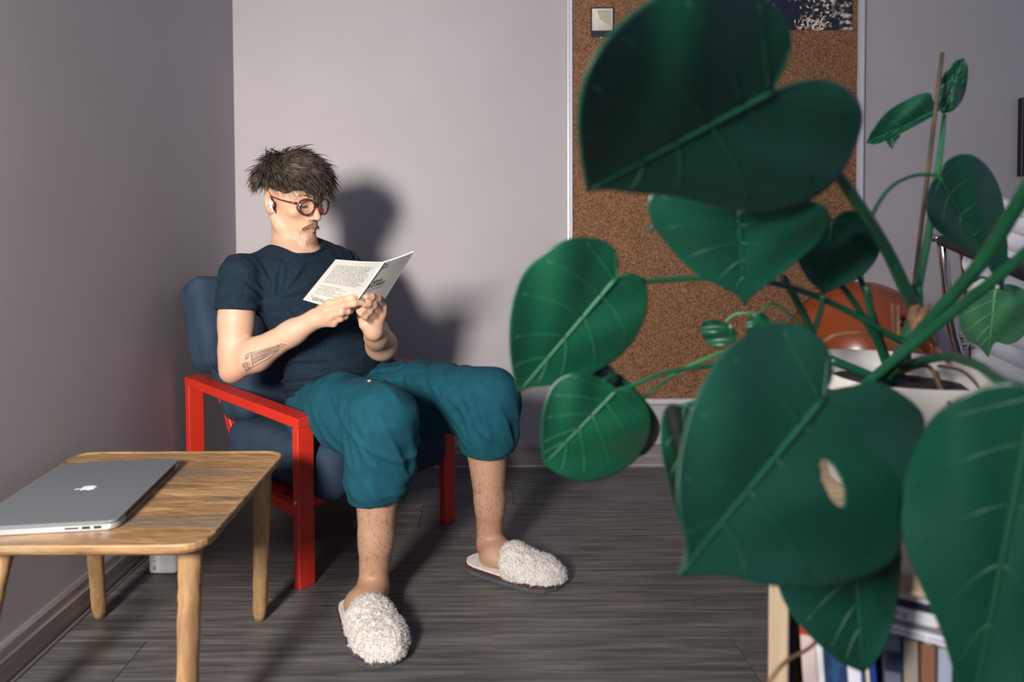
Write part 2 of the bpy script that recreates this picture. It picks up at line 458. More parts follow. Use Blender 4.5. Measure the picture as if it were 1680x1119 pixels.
for (vs_, fs_), m in zip(vsf, M_pet): tag(link('printed_blossom', mesh('printed_blossom', vs_, fs_), m, pr), kind='stuff')

a = P(1676.5, 160, WALL_Y - 0.02)
wf = empty('picture_frame', (a.x + 0.2, WALL_Y - 0.003, a.z - 0.29), 'black framed picture on the back wall, cut off by the right edge of the photo', 'picture')
for n_, lo_, hi_ in (('frame_side', (0, 0), (0.018, 0.29)), ('frame_side', (0.38, 0), (0.398, 0.29)), ('frame_side', (0.018, 0), (0.38, 0.018)), ('frame_side', (0.018, 0.272), (0.38, 0.29))):
    box(n_, (a.x + lo_[0], WALL_Y - 0.024, a.z - 0.29 + lo_[1]), (a.x + hi_[0], WALL_Y - 0.002, a.z - 0.29 + hi_[1]), M_dark, wf, 0.002, 1)
box('picture', (a.x + 0.018, WALL_Y - 0.012, a.z - 0.272), (a.x + 0.38, WALL_Y - 0.003, a.z - 0.018), mat('navy_print', rgb(40, 46, 60), 0.3), wf)

# ------------------------------------------------------------------ red armchair
U = V((0.6585, 0.7526, 0)); D = V((-0.7526, 0.6585, 0)); Z = V((0, 0, 1))
FL = V((-0.4162, 1.5568, 0))
M_red = noise_mat('red_paint', rgb(180, 40, 25), rgb(190, 45, 28), scale=6, rough=0.42, bump=0.05, bscale=60)
M_cush = weave_mat('navy_canvas', rgb(38, 52, 68), rgb(46, 61, 77), 700, bump=0.25, noise=12)
chair = empty('armchair', FL + U * 0.276 + D * 0.29, 'low red wooden armchair with dark navy cushions in the corner', 'armchair')
CW, CD = 0.5525, 0.575       # outer width (legs' outer faces), depth
LW, LT = 0.046, 0.024        # leg half sizes come from these
def cpt(u, d, z): return FL + U * u + D * d + Z * z
z_f, z_b = 0.4137, 0.448
for u0, up_ in ((0.0, 0.0), (CW - LW, 0.042)):
    z_f, z_b = 0.4137 + up_, 0.448 + up_
    for d0, zt in ((0.0, z_f - 0.024), (CD - LT, z_b - 0.024)):
        uu = u0 + LW / 2; dd = d0 + LT / 2
        obox('leg', cpt(uu, dd, zt / 2), U * (LW / 2), D * (LT / 2), Z * (zt / 2), M_red, chair, 0.002, 1)
    uu = u0 + LW / 2
    a_, b_ = cpt(uu, -0.001, z_f - 0.012), cpt(uu, CD + 0.001, z_b - 0.012)
    ax = (b_ - a_); n_ = ax.normalized().cross(U).normalized()
    obox('armrest', (a_ + b_) / 2, ax / 2, U * (LW / 2 + 0.001), n_ * 0.0125, M_red, chair, 0.0025, 2)
    # lower side rail with curved shoulders where it meets the legs
    out = [(LT, 0.205), (LT, 0.163)]
    n = 8
    for i in range(n + 1): out.append((LT + 0.02 + (CD - 2 * LT - 0.04) * i / n, 0.168))
    out += [(CD - LT, 0.163), (CD - LT, 0.205)]
    for i in range(6): t = i / 5; out.append((CD - LT - 0.03 * t, 0.205 + 0.008 - 0.010 * math.sin(t * 1.57) - 0.006 * t))
    for i in range(6): t = i / 5; out.append((LT + 0.03 * (1 - t), 0.197 + 0.008 * t * t))
    prism('side_rail', out, cpt(u0 + 0.012, 0, 0), D, Z, U * 0.022, M_red, chair)
for d0, zc in ((0.11, 0.160), (CD - LT + 0.002, 0.165)):
    obox('cross_rail', cpt(CW / 2, d0 + LT / 2, zc), U * (CW / 2 - LW + 0.001), D * 0.010, Z * 0.022, M_red, chair, 0.002, 1)
for k in range(7):   # seat slats
    obox('seat_slat', cpt(CW / 2, 0.10 + k * 0.065, 0.184), U * (CW / 2 - 0.035), D * 0.02, Z * 0.006, M_red, chair, 0.001, 1)
for u0 in (0.085, CW - 0.085):   # backrest uprights, leaning
    a_, b_ = cpt(u0, 0.40, 0.20), cpt(u0, 0.60, 0.62); ax = b_ - a_
    obox('back_upright', (a_ + b_) / 2, ax / 2, U * 0.016, ax.normalized().cross(U) * 0.013, M_red, chair, 0.002, 1)
for k in range(3):
    t = 0.45 + k * 0.22; c_ = cpt(CW / 2, 0.40 + 0.2 * t + 0.016, 0.20 + 0.42 * t)
    obox('back_slat', c_, U * (CW / 2 - 0.07), D * 0.006, Z * 0.02, M_red, chair, 0.001, 1)
b_ = cpt(-0.0005, LT / 2, 0.21)
bm = bmesh.new(); bmesh.ops.create_cone(bm, cap_ends=True, segments=14, radius1=0.0045, radius2=0.004, depth=0.003)
bmesh.ops.transform(bm, matrix=Matrix.Translation(b_) @ U.to_track_quat('Z', 'Y').to_matrix().to_4x4(), verts=bm.verts)
bmo('bolt', bm, M_metal, chair)
# cushions
AX = np.array([U, D, Z])
Fd = Field(cpt(CW / 2, 0.27, 0.27) - V((0.45, 0.45, 0.12)), cpt(CW / 2, 0.27, 0.27) + V((0.45, 0.45, 0.14)), 0.006)
Fd.add(rbox(cpt(CW / 2, 0.210, 0.262), (0.222, 0.250, 0.074), AX, 0.045), 0.01)
Fd.add(ell(cpt(CW / 2, 0.215, 0.30), (0.19, 0.21, 0.048), AX), 0.03)
Fd.displace(lambda p: 0.004 * vnoise(p * 9, 3) + 0.002 * vnoise(p * 25, 5))
link('seat_cushion', Fd.mesh('seat_cushion'), M_cush, chair)
lean = (D * 0.36 + Z * 0.933).normalized(); nrm = U.cross(lean).normalized()
cb = cpt(CW / 2 - 0.032, 0.492, 0.525)
Fd = Field(cb - V((0.42, 0.42, 0.32)), cb + V((0.42, 0.42, 0.32)), 0.006)
AXB = np.array([U, nrm, lean])
Fd.add(rbox(cb - lean * 0.10 + U * 0.03, (0.222, 0.066, 0.115), AXB, 0.05), 0.01)
Fd.add(rbox(cb + lean * 0.088, (0.248, 0.064, 0.137), AXB, 0.036), 0.02)
Fd.add(ell(cb, (0.21, 0.086, 0.19), AXB), 0.04)
Fd.displace(lambda p: 0.0045 * vnoise(p * 10, 13) + 0.0022 * vnoise(p * 28, 15))
bc_me = Fd.mesh('back_cushion'); link('back_cushion', bc_me, M_cush, chair)
cb_bvh = BVHTree.FromPolygons([tuple(v.co) for v in bc_me.vertices], [tuple(p.vertices) for p in bc_me.polygons])
# piping seams on the back cushion's side
for sgn in (-1, 1):
    pts = []
    hh, dd = 0.232, 0.066
    for t in np.linspace(-1, 1, 13):
        pts.append(cb + U * (sgn * (0.246 - 0.012 * abs(t) ** 6 - (0.018 if t < -0.6 else 0))) + lean * (hh * 0.86 * t) + nrm * 0.03)
    pts = [cb_bvh.find_nearest(q)[0] for q in pts]
    tube('seam', pts, 0.0022, M_cush, chair, 6)
pts = [cpt(CW / 2 + 0.218 * t, -0.0315 + 0.004 * t * t, 0.318) for t in np.linspace(-0.85, 0.85, 10)]
tube('seam', pts, 0.002, M_cush, chair, 6)

# ------------------------------------------------------------------ coffee table
TZ = 0.375
M_oak = wood_mat('mango_wood', rgb(98, 72, 46), rgb(146, 112, 74), rgb(182, 146, 104), (1.6, 9, 9), scale=4, rough=0.5, bump=0.5, rand=False, bdist=0.003)
N, L, bb = nodes(M_oak)      # greyish bands along the boards
tc = N.new('ShaderNodeTexCoord'); mp = N.new('ShaderNodeMapping'); mp.inputs['Scale'].default_value = (0.9, 7.5, 1)
nz = N.new('ShaderNodeTexNoise'); nz.inputs['Scale'].default_value = 2.2; nz.inputs['Detail'].default_value = 3; nz.inputs['Distortion'].default_value = 0.4
cr = N.new('ShaderNodeValToRGB'); cr.color_ramp.elements[0].position = 0.50; cr.color_ramp.elements[1].position = 0.64
mx = N.new('ShaderNodeMix'); mx.data_type = 'RGBA'
L.new(tc.outputs['Object'], mp.inputs[0]); L.new(mp.outputs[0], nz.inputs[0]); L.new(nz.outputs[0], cr.inputs[0]); L.new(cr.outputs[0], mx.inputs[0])
src = bb.inputs['Base Color'].links[0].from_socket
L.new(src, mx.inputs[6]); mx.inputs[7].default_value = rgb(108, 96, 80); L.new(mx.outputs[2], bb.inputs['Base Color'])
# hammered tooling marks
vo = N.new('ShaderNodeTexVoronoi'); vo.inputs['Scale'].default_value = 75; vo.feature = 'SMOOTH_F1'
mp3 = N.new('ShaderNodeMapping'); mp3.inputs['Scale'].default_value = (0.55, 1.3, 1); L.new(tc.outputs['Object'], mp3.inputs[0]); L.new(mp3.outputs[0], vo.inputs[0])
b2 = N.new('ShaderNodeBump'); b2.inputs['Strength'].default_value = 0.55; b2.inputs['Distance'].default_value = 0.0035
L.new(vo.outputs[0], b2.inputs['Height']); L.new(bb.inputs['Normal'].links[0].from_socket, b2.inputs['Normal']); L.new(b2.outputs[0], bb.inputs['Normal'])
BLc, BRc, FRc, FLc = V((-0.866, 1.437, 0)), V((-0.408, 1.437, 0)), V((-0.398, 0.962, 0)), V((-0.80, 0.962, 0))
table = empty('coffee_table', (-0.62, 1.2, 0), 'small wooden coffee table with rounded corners in front of the red armchair', 'table')
def round_poly(cs, r, n=7):
    out = []
    m = len(cs)
    for i in range(m):
        p, a_, b_ = cs[i], cs[i - 1], cs[(i + 1) % m]
        da, db = (a_ - p).normalized(), (b_ - p).normalized()
        for k in range(n + 1):
            t = k / n; out.append(p + da * r * (1 - t) ** 2 + db * r * t ** 2)
    return out
poly = round_poly([FLc, FRc, BRc, BLc], 0.05)
ctr = sum(poly, V((0, 0, 0))) / len(poly)
def ring(shrink, z): return [(p + (ctr - p).normalized() * shrink).to_tuple()[:2] + (z,) for p in poly]
levels = [(0.016, TZ - 0.021), (0.003, TZ - 0.014), (0.0, TZ - 0.009), (0.0, TZ - 0.003), (0.002, TZ - 0.0005), (0.005, TZ), (0.008, TZ - 0.0008), (0.012, TZ - 0.003)]
vs, fs = [], []
for s_, z_ in levels: vs += ring(s_, z_)
n = len(poly)
for i in range(len(levels) - 1):
    for k in range(n): fs.append((i * n + k, i * n + (k + 1) % n, (i + 1) * n + (k + 1) % n, (i + 1) * n + k))
fs.append(tuple(reversed(range(n)))); fs.append(tuple(range((len(levels) - 1) * n, len(levels) * n)))
link('table_top', mesh('table_top', vs, fs), M_oak, table, False)
M_leg = wood_mat('mango_leg', rgb(112, 84, 56), rgb(154, 120, 82), rgb(184, 150, 108), (9, 9, 1.6), scale=4, rough=0.5, bump=0.4, rand=True, bdist=0.002)
def table_leg(top, foot):
    top, foot = V(top), V(foot); vs, fs = [], []
    n, m = 14, 26; rl = random.Random(round(top.x * 1000))
    for i in range(m):
        t = i / (m - 1); c_ = top.lerp(foot, t); r_ = 0.0185 - 0.0035 * t
        if i >= m - 2: r_ -= 0.002 * (i - m + 3)
        for k in range(n):
            a_ = 6.2832 * k / n; q = r_ * (1 + rl.uniform(-0.05, 0.05))
            vs.append(c_ + V((q * math.cos(a_), q * math.sin(a_), 0)))
    for i in range(m - 1):
        for k in range(n): fs.append((i * n + k, (i + 1) * n + k, (i + 1) * n + (k + 1) % n, i * n + (k + 1) % n))
    fs.append(tuple(range(n))); fs.append(tuple(reversed(range((m - 1) * n, m * n))))
    link('leg', mesh('leg', vs, fs), M_leg, table, True)
zt = TZ - 0.020
table_leg((-0.442, 1.375, zt), G(426, 1017)); table_leg((-0.808, 1.375, zt), G(164, 1013))
table_leg((-0.448, 1.035, zt), V((-0.445, 0.99, 0))); table_leg((-0.742, 1.03, zt), V((-0.80, 0.985, 0)))

# ------------------------------------------------------------------ laptop
M_alu = mat('laptop_aluminium', rgb(112, 118, 122), 0.5, Metallic=0.35)
M_alu2 = mat('laptop_base', rgb(188, 190, 196), 0.35, Metallic=0.7)
zl = TZ - 0.0028
nr = G(192, 853, TZ + 0.013); fr = G(302, 746, TZ + 0.013)
ey = (fr - nr); ey.z = 0; Lk = 0.318; ey.normalize(); ex = V((ey.y, -ey.x, 0))
lc = V((nr.x, nr.y, zl)) + ey * (Lk / 2) - ex * 0.112
lap = empty('laptop', lc, 'closed silver grey laptop with a white fruit emblem on the wooden table', 'laptop')
bot = round_rect(0.112, Lk / 2, 0.014, 6)
prism('base', bot, lc + Z * 0.0015, ex, ey, Z * 0.0085, M_alu2, lap, 0.0018, 2)
lid_o = [p for p in round_rect(0.112, Lk / 2, 0.014, 6)]
prism('lid', lid_o, lc + Z * 0.0106, ex, ey, Z * 0.0052, M_alu, lap, 0.0016, 2)
obox('hinge', lc + ex * 0.109 + Z * 0.0095, ex * 0.0035, ey * (Lk / 2 - 0.035), Z * 0.0045, M_dark, lap)
side = lc - ey * (Lk / 2 + 0.0001)
for u0, w_ in ((0.045, 0.010), (0.066, 0.006), (0.083, 0.0055)):
    obox('port', side + ex * u0 + Z * 0.006, ex * w_, ey * 0.0004, Z * (0.0012 if w_ > 0.008 else 0.0022), M_dark, lap)
for sx in (-1, 1):
    for sy in (-1, 1):
        bm = bmesh.new(); bmesh.ops.create_cone(bm, cap_ends=True, segments=12, radius1=0.006, radius2=0.006, depth=0.0016)
        bmesh.ops.translate(bm, vec=lc + ex * (sx * 0.09) + ey * (sy * 0.135) + Z * 0.0008, verts=bm.verts); bmo('foot', bm, M_dark, lap)
# emblem: fruit silhouette with a bite and a leaf, its top towards the room's left
M_white = mat('emblem_white', rgb(226, 226, 230), 0.4)
ap = []
side_pts = [(0.0, 0.80), (0.20, 0.90), (0.45, 0.93), (0.72, 0.80), (0.86, 0.62), (0.66, 0.45), (0.58, 0.18), (0.66, -0.10), (0.92, -0.27), (0.80, -0.58), (0.62, -0.86), (0.42, -1.0), (0.22, -0.96), (0.0, -0.90), (-0.22, -0.96), (-0.42, -1.0), (-0.62, -0.86), (-0.84, -0.5), (-0.95, -0.1), (-0.93, 0.3), (-0.80, 0.66), (-0.55, 0.88), (-0.25, 0.90)]
up_d, rt_d = -ex, ey       # emblem's up points to the user's seat side
k_ = 0.0125
ec = lc + Z * 0.0159 + ex * 0.002
prism('emblem', [(x_ * k_, y_ * k_) for x_, y_ in side_pts], ec, -rt_d, up_d, Z * 0.0003, M_white, lap)
leaf = [(0.0, 1.02), (0.02, 1.3), (0.2, 1.55), (0.42, 1.66), (0.42, 1.42), (0.27, 1.15)]
prism('emblem', [(x_ * k_, y_ * k_) for x_, y_ in leaf], ec, -rt_d, up_d, Z * 0.0003, M_white, lap)

# ------------------------------------------------------------------ white device on the floor
dv = G(262, 944)
dev = empty('smart_device', dv, 'small white rounded electronic device standing on the floor behind the table', 'device')
M_dev = mat('white_plastic', rgb(216, 216, 216), 0.35)
bm = bmesh.new(); cornerbox(bm, dv + V((0.006, 0.024, 0.054)), (0.037, 0, 0), (0, 0.024, 0), (0, 0, 0.054), 0.016, 4); bmo('body', bm, M_dev, dev, True)
M_grey = mat('grey_rubber', rgb(150, 150, 154), 0.5)
prism('slot', round_rect(0.0035, 0.0062, 0.0034, 4), dv + V((-0.012, -0.0004, 0.019)), (1, 0, 0), (0, 0, 1), (0, -0.0006, 0), M_grey, dev)
prism('button', round_rect(0.002, 0.002, 0.0019, 4), dv + V((-0.013, -0.0004, 0.037)), (1, 0, 0), (0, 0, 1), (0, -0.0006, 0), M_grey, dev)

# ------------------------------------------------------------------ person reading
def n3(v): return np.array(v, float)
sh_R, sh_L = P(393, 453, 1.70), P(562, 440, 1.955)
neck0 = P(481, 412, 1.835); hipR, hipL = V((-0.425, 1.775, 0.395)), V((-0.305, 1.912, 0.395))
hipC = (hipR + hipL) / 2
kneeR, kneeL = P(630, 682, 1.46), P(806, 645, 1.655)
ankR, ankL = P(612, 962, 1.475), P(803, 893, 1.69)
elbR, elbL = P(383, 604, 1.665), P(630, 574, 1.85)
wrR, wrL = P(516, 524, 1.60), P(613, 543, 1.665)
LAT = U.copy()                               # towards his left
SPN = (neck0 - hipC).normalized(); FRT = SPN.cross(LAT).normalized() * -1
if FRT.dot(V((0.75, -0.66, 0))) < 0: FRT = -FRT
LATs = SPN.cross(FRT).normalized()
if LATs.dot(LAT) < 0: LATs = -LATs
TR = np.array([LATs, FRT, SPN])
def tp(l, f, s): return hipC + LATs * l + FRT * f + SPN * s      # torso coordinates

# head frame
yaw, pit, rol = math.radians(55), math.radians(11), math.radians(5)
f0 = V((math.sin(yaw), -math.cos(yaw), 0)); l0 = V((math.cos(yaw), math.sin(yaw), 0))
hf = f0 * math.cos(pit) - Z * math.sin(pit); hu0 = Z * math.cos(pit) + f0 * math.sin(pit)
hu = hu0 * math.cos(rol) - l0 * math.sin(rol); hl = l0 * math.cos(rol) + hu0 * math.sin(rol)
HS = 0.925
HC = P(480.5, 328, 1.83)
HR = np.array([hl, hf, hu])
def hp(x, y, z): return HC + (hl * x + hf * y + hu * z) * HS
def hrc(a, b, r1, r2=None): return rc(hp(*a), hp(*b), r1 * HS, (r2 if r2 is not None else r1) * HS)
def hel(c, rad, rot=None):
    R = HR if rot is None else np.array(rot) @ HR
    return ell(hp(*c), np.array(rad) * HS, R)

B = Field((-0.80, 1.20, -0.005), (0.33, 2.12, 1.13), 0.0028)
# --- head
B.add(hel((0, -0.006, 0.042), (0.0745, 0.092, 0.077)), 0.01)
B.add(hel((0, 0.030, -0.030), (0.060, 0.060, 0.080)), 0.02)
B.add(hel((0, 0.060, 0.045), (0.052, 0.032, 0.045)), 0.02)
for s in (-1, 1):
    B.add(hrc((s * 0.056, -0.004, -0.050), (s * 0.050, 0.008, -0.072), 0.015, 0.013), 0.02)
    B.add(hrc((s * 0.050, 0.008, -0.072), (s * 0.012, 0.076, -0.108), 0.014, 0.0145), 0.02)
    B.add(hel((s * 0.043, 0.062, -0.024), (0.020, 0.020, 0.016)), 0.016)
    B.add(hrc((s * 0.044, 0.070, 0.021), (s * 0.012, 0.087, 0.017), 0.010, 0.009), 0.012)
B.add(hel((0, 0.083, -0.104), (0.019, 0.014, 0.016)), 0.012)
B.add(hel((0, 0.072, -0.066), (0.030, 0.022, 0.026)), 0.014)
for s in (-1, 1):
    B.sub(hel((s * 0.032, 0.098, -0.001), (0.017, 0.016, 0.0125)), 0.010)
    B.add(hel((s * 0.031, 0.0735, -0.001), (0.0125, 0.0125, 0.0115)), 0.003)
    B.add(hrc((s * 0.019, 0.087, -0.004), (s * 0.043, 0.080, -0.006), 0.0032, 0.0028), 0.004)
    B.add(hrc((s * 0.020, 0.088, 0.006), (s * 0.044, 0.080, 0.004), 0.0036, 0.003), 0.004)
B.add(hrc((0, 0.090, 0.010), (0, 0.103, -0.018), 0.0075, 0.0085), 0.010)
B.add(hrc((0, 0.103, -0.018), (0, 0.1135, -0.036), 0.0085, 0.0105), 0.006)
for s in (-1, 1): B.add(hel((s * 0.0125, 0.101, -0.040), (0.0075, 0.0105, 0.0075)), 0.005)
for s in (-1, 1):
    B.sub(hel((s * 0.0065, 0.106, -0.0475), (0.0032, 0.0045, 0.003)), 0.002)
    B.add(hrc((s * 0.022, 0.084, -0.069), (s * 0.006, 0.0955, -0.0655), 0.0042, 0.006), 0.005)
    B.add(hrc((s * 0.018, 0.085, -0.074), (0, 0.093, -0.0775), 0.0045, 0.0065), 0.005)
B.sub(hrc((-0.024, 0.094, -0.0712), (0.024, 0.094, -0.0712), 0.0016), 0.002)
B.sub(hrc((0, 0.1005, -0.0712), (0, 0.1005, -0.0712), 0.0035), 0.002)
for s in (-1, 1):    # nasolabial crease, ears
    B.sub(hrc((s * 0.0215, 0.094, -0.042), (s * 0.031, 0.081, -0.066), 0.0016), 0.004)
    tilt = Matrix.Rotation(math.radians(-12), 3, 'X')
    B.add(hel((s * 0.0790, -0.014, -0.006), (0.009, 0.020, 0.034), Matrix.Rotation(math.radians(s * 18), 3, 'Z') @ tilt), 0.004)
    B.sub(hel((s * 0.0885, -0.006, -0.003), (0.008, 0.010, 0.020), tilt), 0.003)
    B.add(hrc((s * 0.0755, 0.004, -0.008), (s * 0.0755, 0.003, -0.016), 0.005), 0.005)
    B.add(hel((s * 0.076, -0.004, -0.033), (0.005, 0.008, 0.009)), 0.005)
# --- neck
B.add(rc(neck0 - SPN * 0.02 - FRT * 0.012, hp(0, -0.018, -0.040), 0.054, 0.048), 0.012)
B.add(rc(neck0 + FRT * 0.014 - SPN * 0.01, hp(0, -0.004, -0.062), 0.026, 0.022), 0.010)
for s in (-1, 1): B.add(rc(neck0 + FRT * 0.045 + LATs * (s * 0.016) - SPN * 0.025, hp(s * 0.060, -0.018, -0.045), 0.006, 0.008), 0.016)
B.sub(rc(neck0 + FRT * 0.062 - SPN * 0.012, neck0 + FRT * 0.062 - SPN * 0.012, 0.010), 0.014)
# --- trunk under the clothes
B.add(ell(tp(0, -0.005, 0.36), (0.145, 0.085, 0.12), TR), 0.03)
B.add(ell(tp(0, 0.0, 0.18), (0.125, 0.085, 0.17), TR), 0.03)
B.add(ell(tp(0, 0.0, 0.02), (0.135, 0.095, 0.10), TR), 0.03)
for a_, b_ in ((sh_R, -1), (sh_L, 1)): B.add(rc(neck0 - SPN * 0.015 + LATs * b_ * 0.03, a_ + Z * 0.002, 0.034, 0.036), 0.03)
# --- legs
for h_, k_, a_ in ((hipR, kneeR, ankR), (hipL, kneeL, ankL)):
    B.add(rc(h_, k_, 0.072, 0.050), 0.03)
    ax_ = (a_ - k_).normalized(); back = (h_ - k_); back -= ax_ * back.dot(ax_); back.normalize()
    c1 = k_.lerp(a_, 0.30) + back * 0.014
    B.add(rc(k_, c1, 0.047, 0.055), 0.02); B.add(rc(c1, k_.lerp(a_, 0.74), 0.055, 0.037), 0.02); B.add(rc(k_.lerp(a_, 0.70), a_, 0.038, 0.0320), 0.015)
# --- feet
feet = {}
for nm, ank, heel_px, toe_px in (('R', ankR, (586, 1012), (640, 1090)), ('L', ankL, (776, 930), (915, 962))):
    he, to = G(*heel_px), G(*toe_px); fd = (to - he).normalized(); le = max((to - he).length, 0.236)
    he = to - fd * le
    sd = Z.cross(fd)
    feet[nm] = (he, to, fd, sd, le)
    hz = 0.034
    B.add(ell(he + fd * 0.062 + Z * (hz + 0.006), (0.032, 0.024, 0.026), np.array([fd, sd, Z])), 0.02)
    B.add(rc(ank, he + fd * 0.070 + Z * 0.050, 0.029, 0.026), 0.015)
    B.add(rc(ank + fd * 0.010, he + fd * 0.15 + Z * 0.044, 0.028, 0.024), 0.02)
    for t in (-0.6, 0.6): B.add(rc(he + fd * 0.06 + sd * (t * 0.02) + Z * 0.04, he + fd * 0.20 + sd * (t * 0.05) + Z * 0.038, 0.022, 0.013), 0.02)
    for t in (-1, 1): B.add(ell(ank + sd * (t * 0.025) - Z * 0.004 - fd * 0.004, (0.010, 0.010, 0.011)), 0.012)
# --- arms
for sh, el, wr in ((sh_R, elbR, wrR), (sh_L, elbL, wrL)):
    B.add(rc(sh, el.lerp(sh, 0.15), 0.045, 0.038), 0.02)
    m_ = sh.lerp(el, 0.5); B.add(ell(m_, (0.043, 0.043, 0.07)), 0.02)
    B.add(rc(el.lerp(sh, 0.2), el, 0.038, 0.030), 0.015)
    fm = el.lerp(wr, 0.28)
    B.add(rc(el, fm, 0.032, 0.040), 0.02); B.add(rc(fm, el.lerp(wr, 0.75), 0.040, 0.029), 0.02); B.add(rc(el.lerp(wr, 0.72), wr, 0.029, 0.0245), 0.02)
    ba = (el - sh).normalized() * 0.6 - (wr - el).normalized() * 0.6
    B.add(ell(el + ba * 0.016, (0.020, 0.020, 0.020)), 0.016)
# --- hands: palm from wrist to each knuckle, then the finger chains
def hand(F_, wr, rows, thumb, palm_r=0.0125):
    for chain in rows:
        k0 = chain[0]
        F_.add(rc(wr, k0, 0.0175, palm_r), 0.010)
    for chain, rr_ in zip(rows, (0.0088, 0.0092, 0.0086, 0.0076)):
        n_ = len(chain)
        F_.add(rc(chain[0], chain[0], rr_ + 0.0032), 0.004)
        for i in range(n_ - 1):
            F_.add(rc(chain[i], chain[i + 1], rr_ * (1.06 - 0.08 * i), rr_ * (1.0 - 0.09 * i)), 0.0025)
            if 0 < i: F_.add(rc(chain[i], chain[i], rr_ * 1.07), 0.003)
    F_.add(rc(wr, thumb[0], 0.017, 0.014), 0.012)
    for i in range(len(thumb) - 1): F_.add(rc(thumb[i], thumb[i + 1], 0.0118 - 0.0012 * i, 0.0104 - 0.0012 * i), 0.004)
rowsR = [[P(541, 499, 1.588), P(561, 492, 1.577), P(578, 487, 1.582), P(590, 484.5, 1.589)],
         [P(536, 510, 1.580), P(563, 502, 1.568), P(581, 498, 1.574), P(593, 497, 1.584)],
         [P(540, 521, 1.582), P(560, 513, 1.566), P(571, 511, 1.578), P(576, 511, 1.592)],
         [P(547, 529, 1.590), P(559, 523, 1.575), P(566, 520, 1.586), P(569, 519, 1.598)]]
thumbR = [P(527, 508, 1.628), P(543, 496, 1.645), P(558, 489, 1.648), P(570, 486, 1.644)]
hand(B, wrR, rowsR, thumbR)
rowsL = [[P(627, 504, 1.665), P(620, 490, 1.628), P(610, 487, 1.604), P(601, 487, 1.590)],
         [P(626, 514, 1.658), P(613, 501, 1.616), P(604, 499, 1.598), P(598, 500, 1.588)],
         [P(621, 522, 1.652), P(606, 511, 1.610), P(597, 507, 1.600), P(591, 505, 1.604)],
         [P(613, 529, 1.648), P(599, 520, 1.610), P(592, 514, 1.602), P(587, 510, 1.606)]]
thumbL = [P(598, 533, 1.650), P(592, 520, 1.655), P(590, 508, 1.655), P(593, 497, 1.652)]
hand(B, wrL, rowsL, thumbL)
B.blur(1)

M_skin = noise_mat('skin', rgb(182, 144, 119), rgb(195, 157, 132), scale=14, rough=0.55, bump=0.12, bscale=420, bdist=0.0006, Subsurface_Weight=0.12, Subsurface_Scale=0.006)
M_skin.node_tree.nodes['Principled BSDF'].inputs['Subsurface Radius'].default_value = (1, 0.35, 0.2)
N, L, bb = nodes(M_skin)
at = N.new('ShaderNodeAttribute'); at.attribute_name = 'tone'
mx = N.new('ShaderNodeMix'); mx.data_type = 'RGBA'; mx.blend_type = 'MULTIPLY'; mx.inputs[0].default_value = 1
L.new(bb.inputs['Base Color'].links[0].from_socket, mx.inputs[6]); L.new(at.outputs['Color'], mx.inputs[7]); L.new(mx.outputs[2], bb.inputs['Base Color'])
body_me = B.mesh('person')
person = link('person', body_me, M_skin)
tag(person, 'person in navy t-shirt and teal cropped trousers, sitting in the red armchair reading a booklet', 'person')
del B
# natural skin tones: lips, ears, elbow, knuckles, stubble; painted shade on the lower legs
co = np.empty(len(body_me.vertices) * 3, np.float32); body_me.vertices.foreach_get('co', co); co = co.reshape(-1, 3)
hl_ = (co - n3(HC)) @ HR.T / HS
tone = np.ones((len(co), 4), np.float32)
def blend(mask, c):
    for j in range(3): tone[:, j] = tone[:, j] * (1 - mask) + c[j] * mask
def g3(d, s_): return np.exp(-(d / s_) ** 2)
lip = np.exp(-((hl_[:, 0] / 0.021) ** 4 + ((hl_[:, 2] + 0.0715) / 0.0085) ** 4)) * (hl_[:, 1] > 0.08)
blend(lip * 0.75, (0.80, 0.52, 0.50))
stub = np.clip(np.exp(-((hl_[:, 0] / 0.045) ** 4 + ((hl_[:, 2] + 0.10) / 0.028) ** 4)) * (hl_[:, 1] > 0.02), 0, 1)
blend(stub * 0.55, (0.62, 0.56, 0.52))
side_ = np.exp(-(((hl_[:, 2] - 0.045) / 0.028) ** 4 + ((hl_[:, 1] + 0.02) / 0.07) ** 4)); blend(side_ * 0.3, (0.62, 0.55, 0.5))
for s in (-1, 1):
    blend(g3(np.linalg.norm(hl_ - np.array([s * 0.08, -0.012, -0.004]), axis=1), 0.035) * 0.5, (1.0, 0.80, 0.74))
    blend(g3(np.linalg.norm(hl_ - np.array([s * 0.032, 0.088, -0.006]), axis=1), 0.016) * 0.5, (0.84, 0.68, 0.66))
blend(g3(np.linalg.norm(hl_ - np.array([0, 0.115, -0.036]), axis=1), 0.018) * 0.35, (1.0, 0.78, 0.72))
for q in (elbR, elbL): blend(g3(np.linalg.norm(co - n3(q), axis=1), 0.05) * 0.55, (0.98, 0.74, 0.64))
for rows in (rowsR, rowsL):
    for ch in rows:
        for q in (ch[0], ch[1]): blend(g3(np.linalg.norm(co - n3(q), axis=1), 0.012) * 0.35, (0.98, 0.76, 0.68))
leg = (co[:, 2] < 0.33).astype(np.float32); blend(leg * 0.85, (0.72, 0.66, 0.61))  # hairy lower legs, darkened further in colour to paint in their shade
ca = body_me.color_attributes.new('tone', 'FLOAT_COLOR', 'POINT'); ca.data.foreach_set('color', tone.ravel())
bvh = BVHTree.FromPolygons([tuple(v) for v in co], [tuple(p.vertices) for p in body_me.polygons])
def onto(p, d):
    """point of the skin met from p along d, with its normal"""
    h_ = bvh.ray_cast(V(p), V(d).normalized(), 0.4)
    return (h_[0], h_[1]) if h_[0] is not None else (None, None)

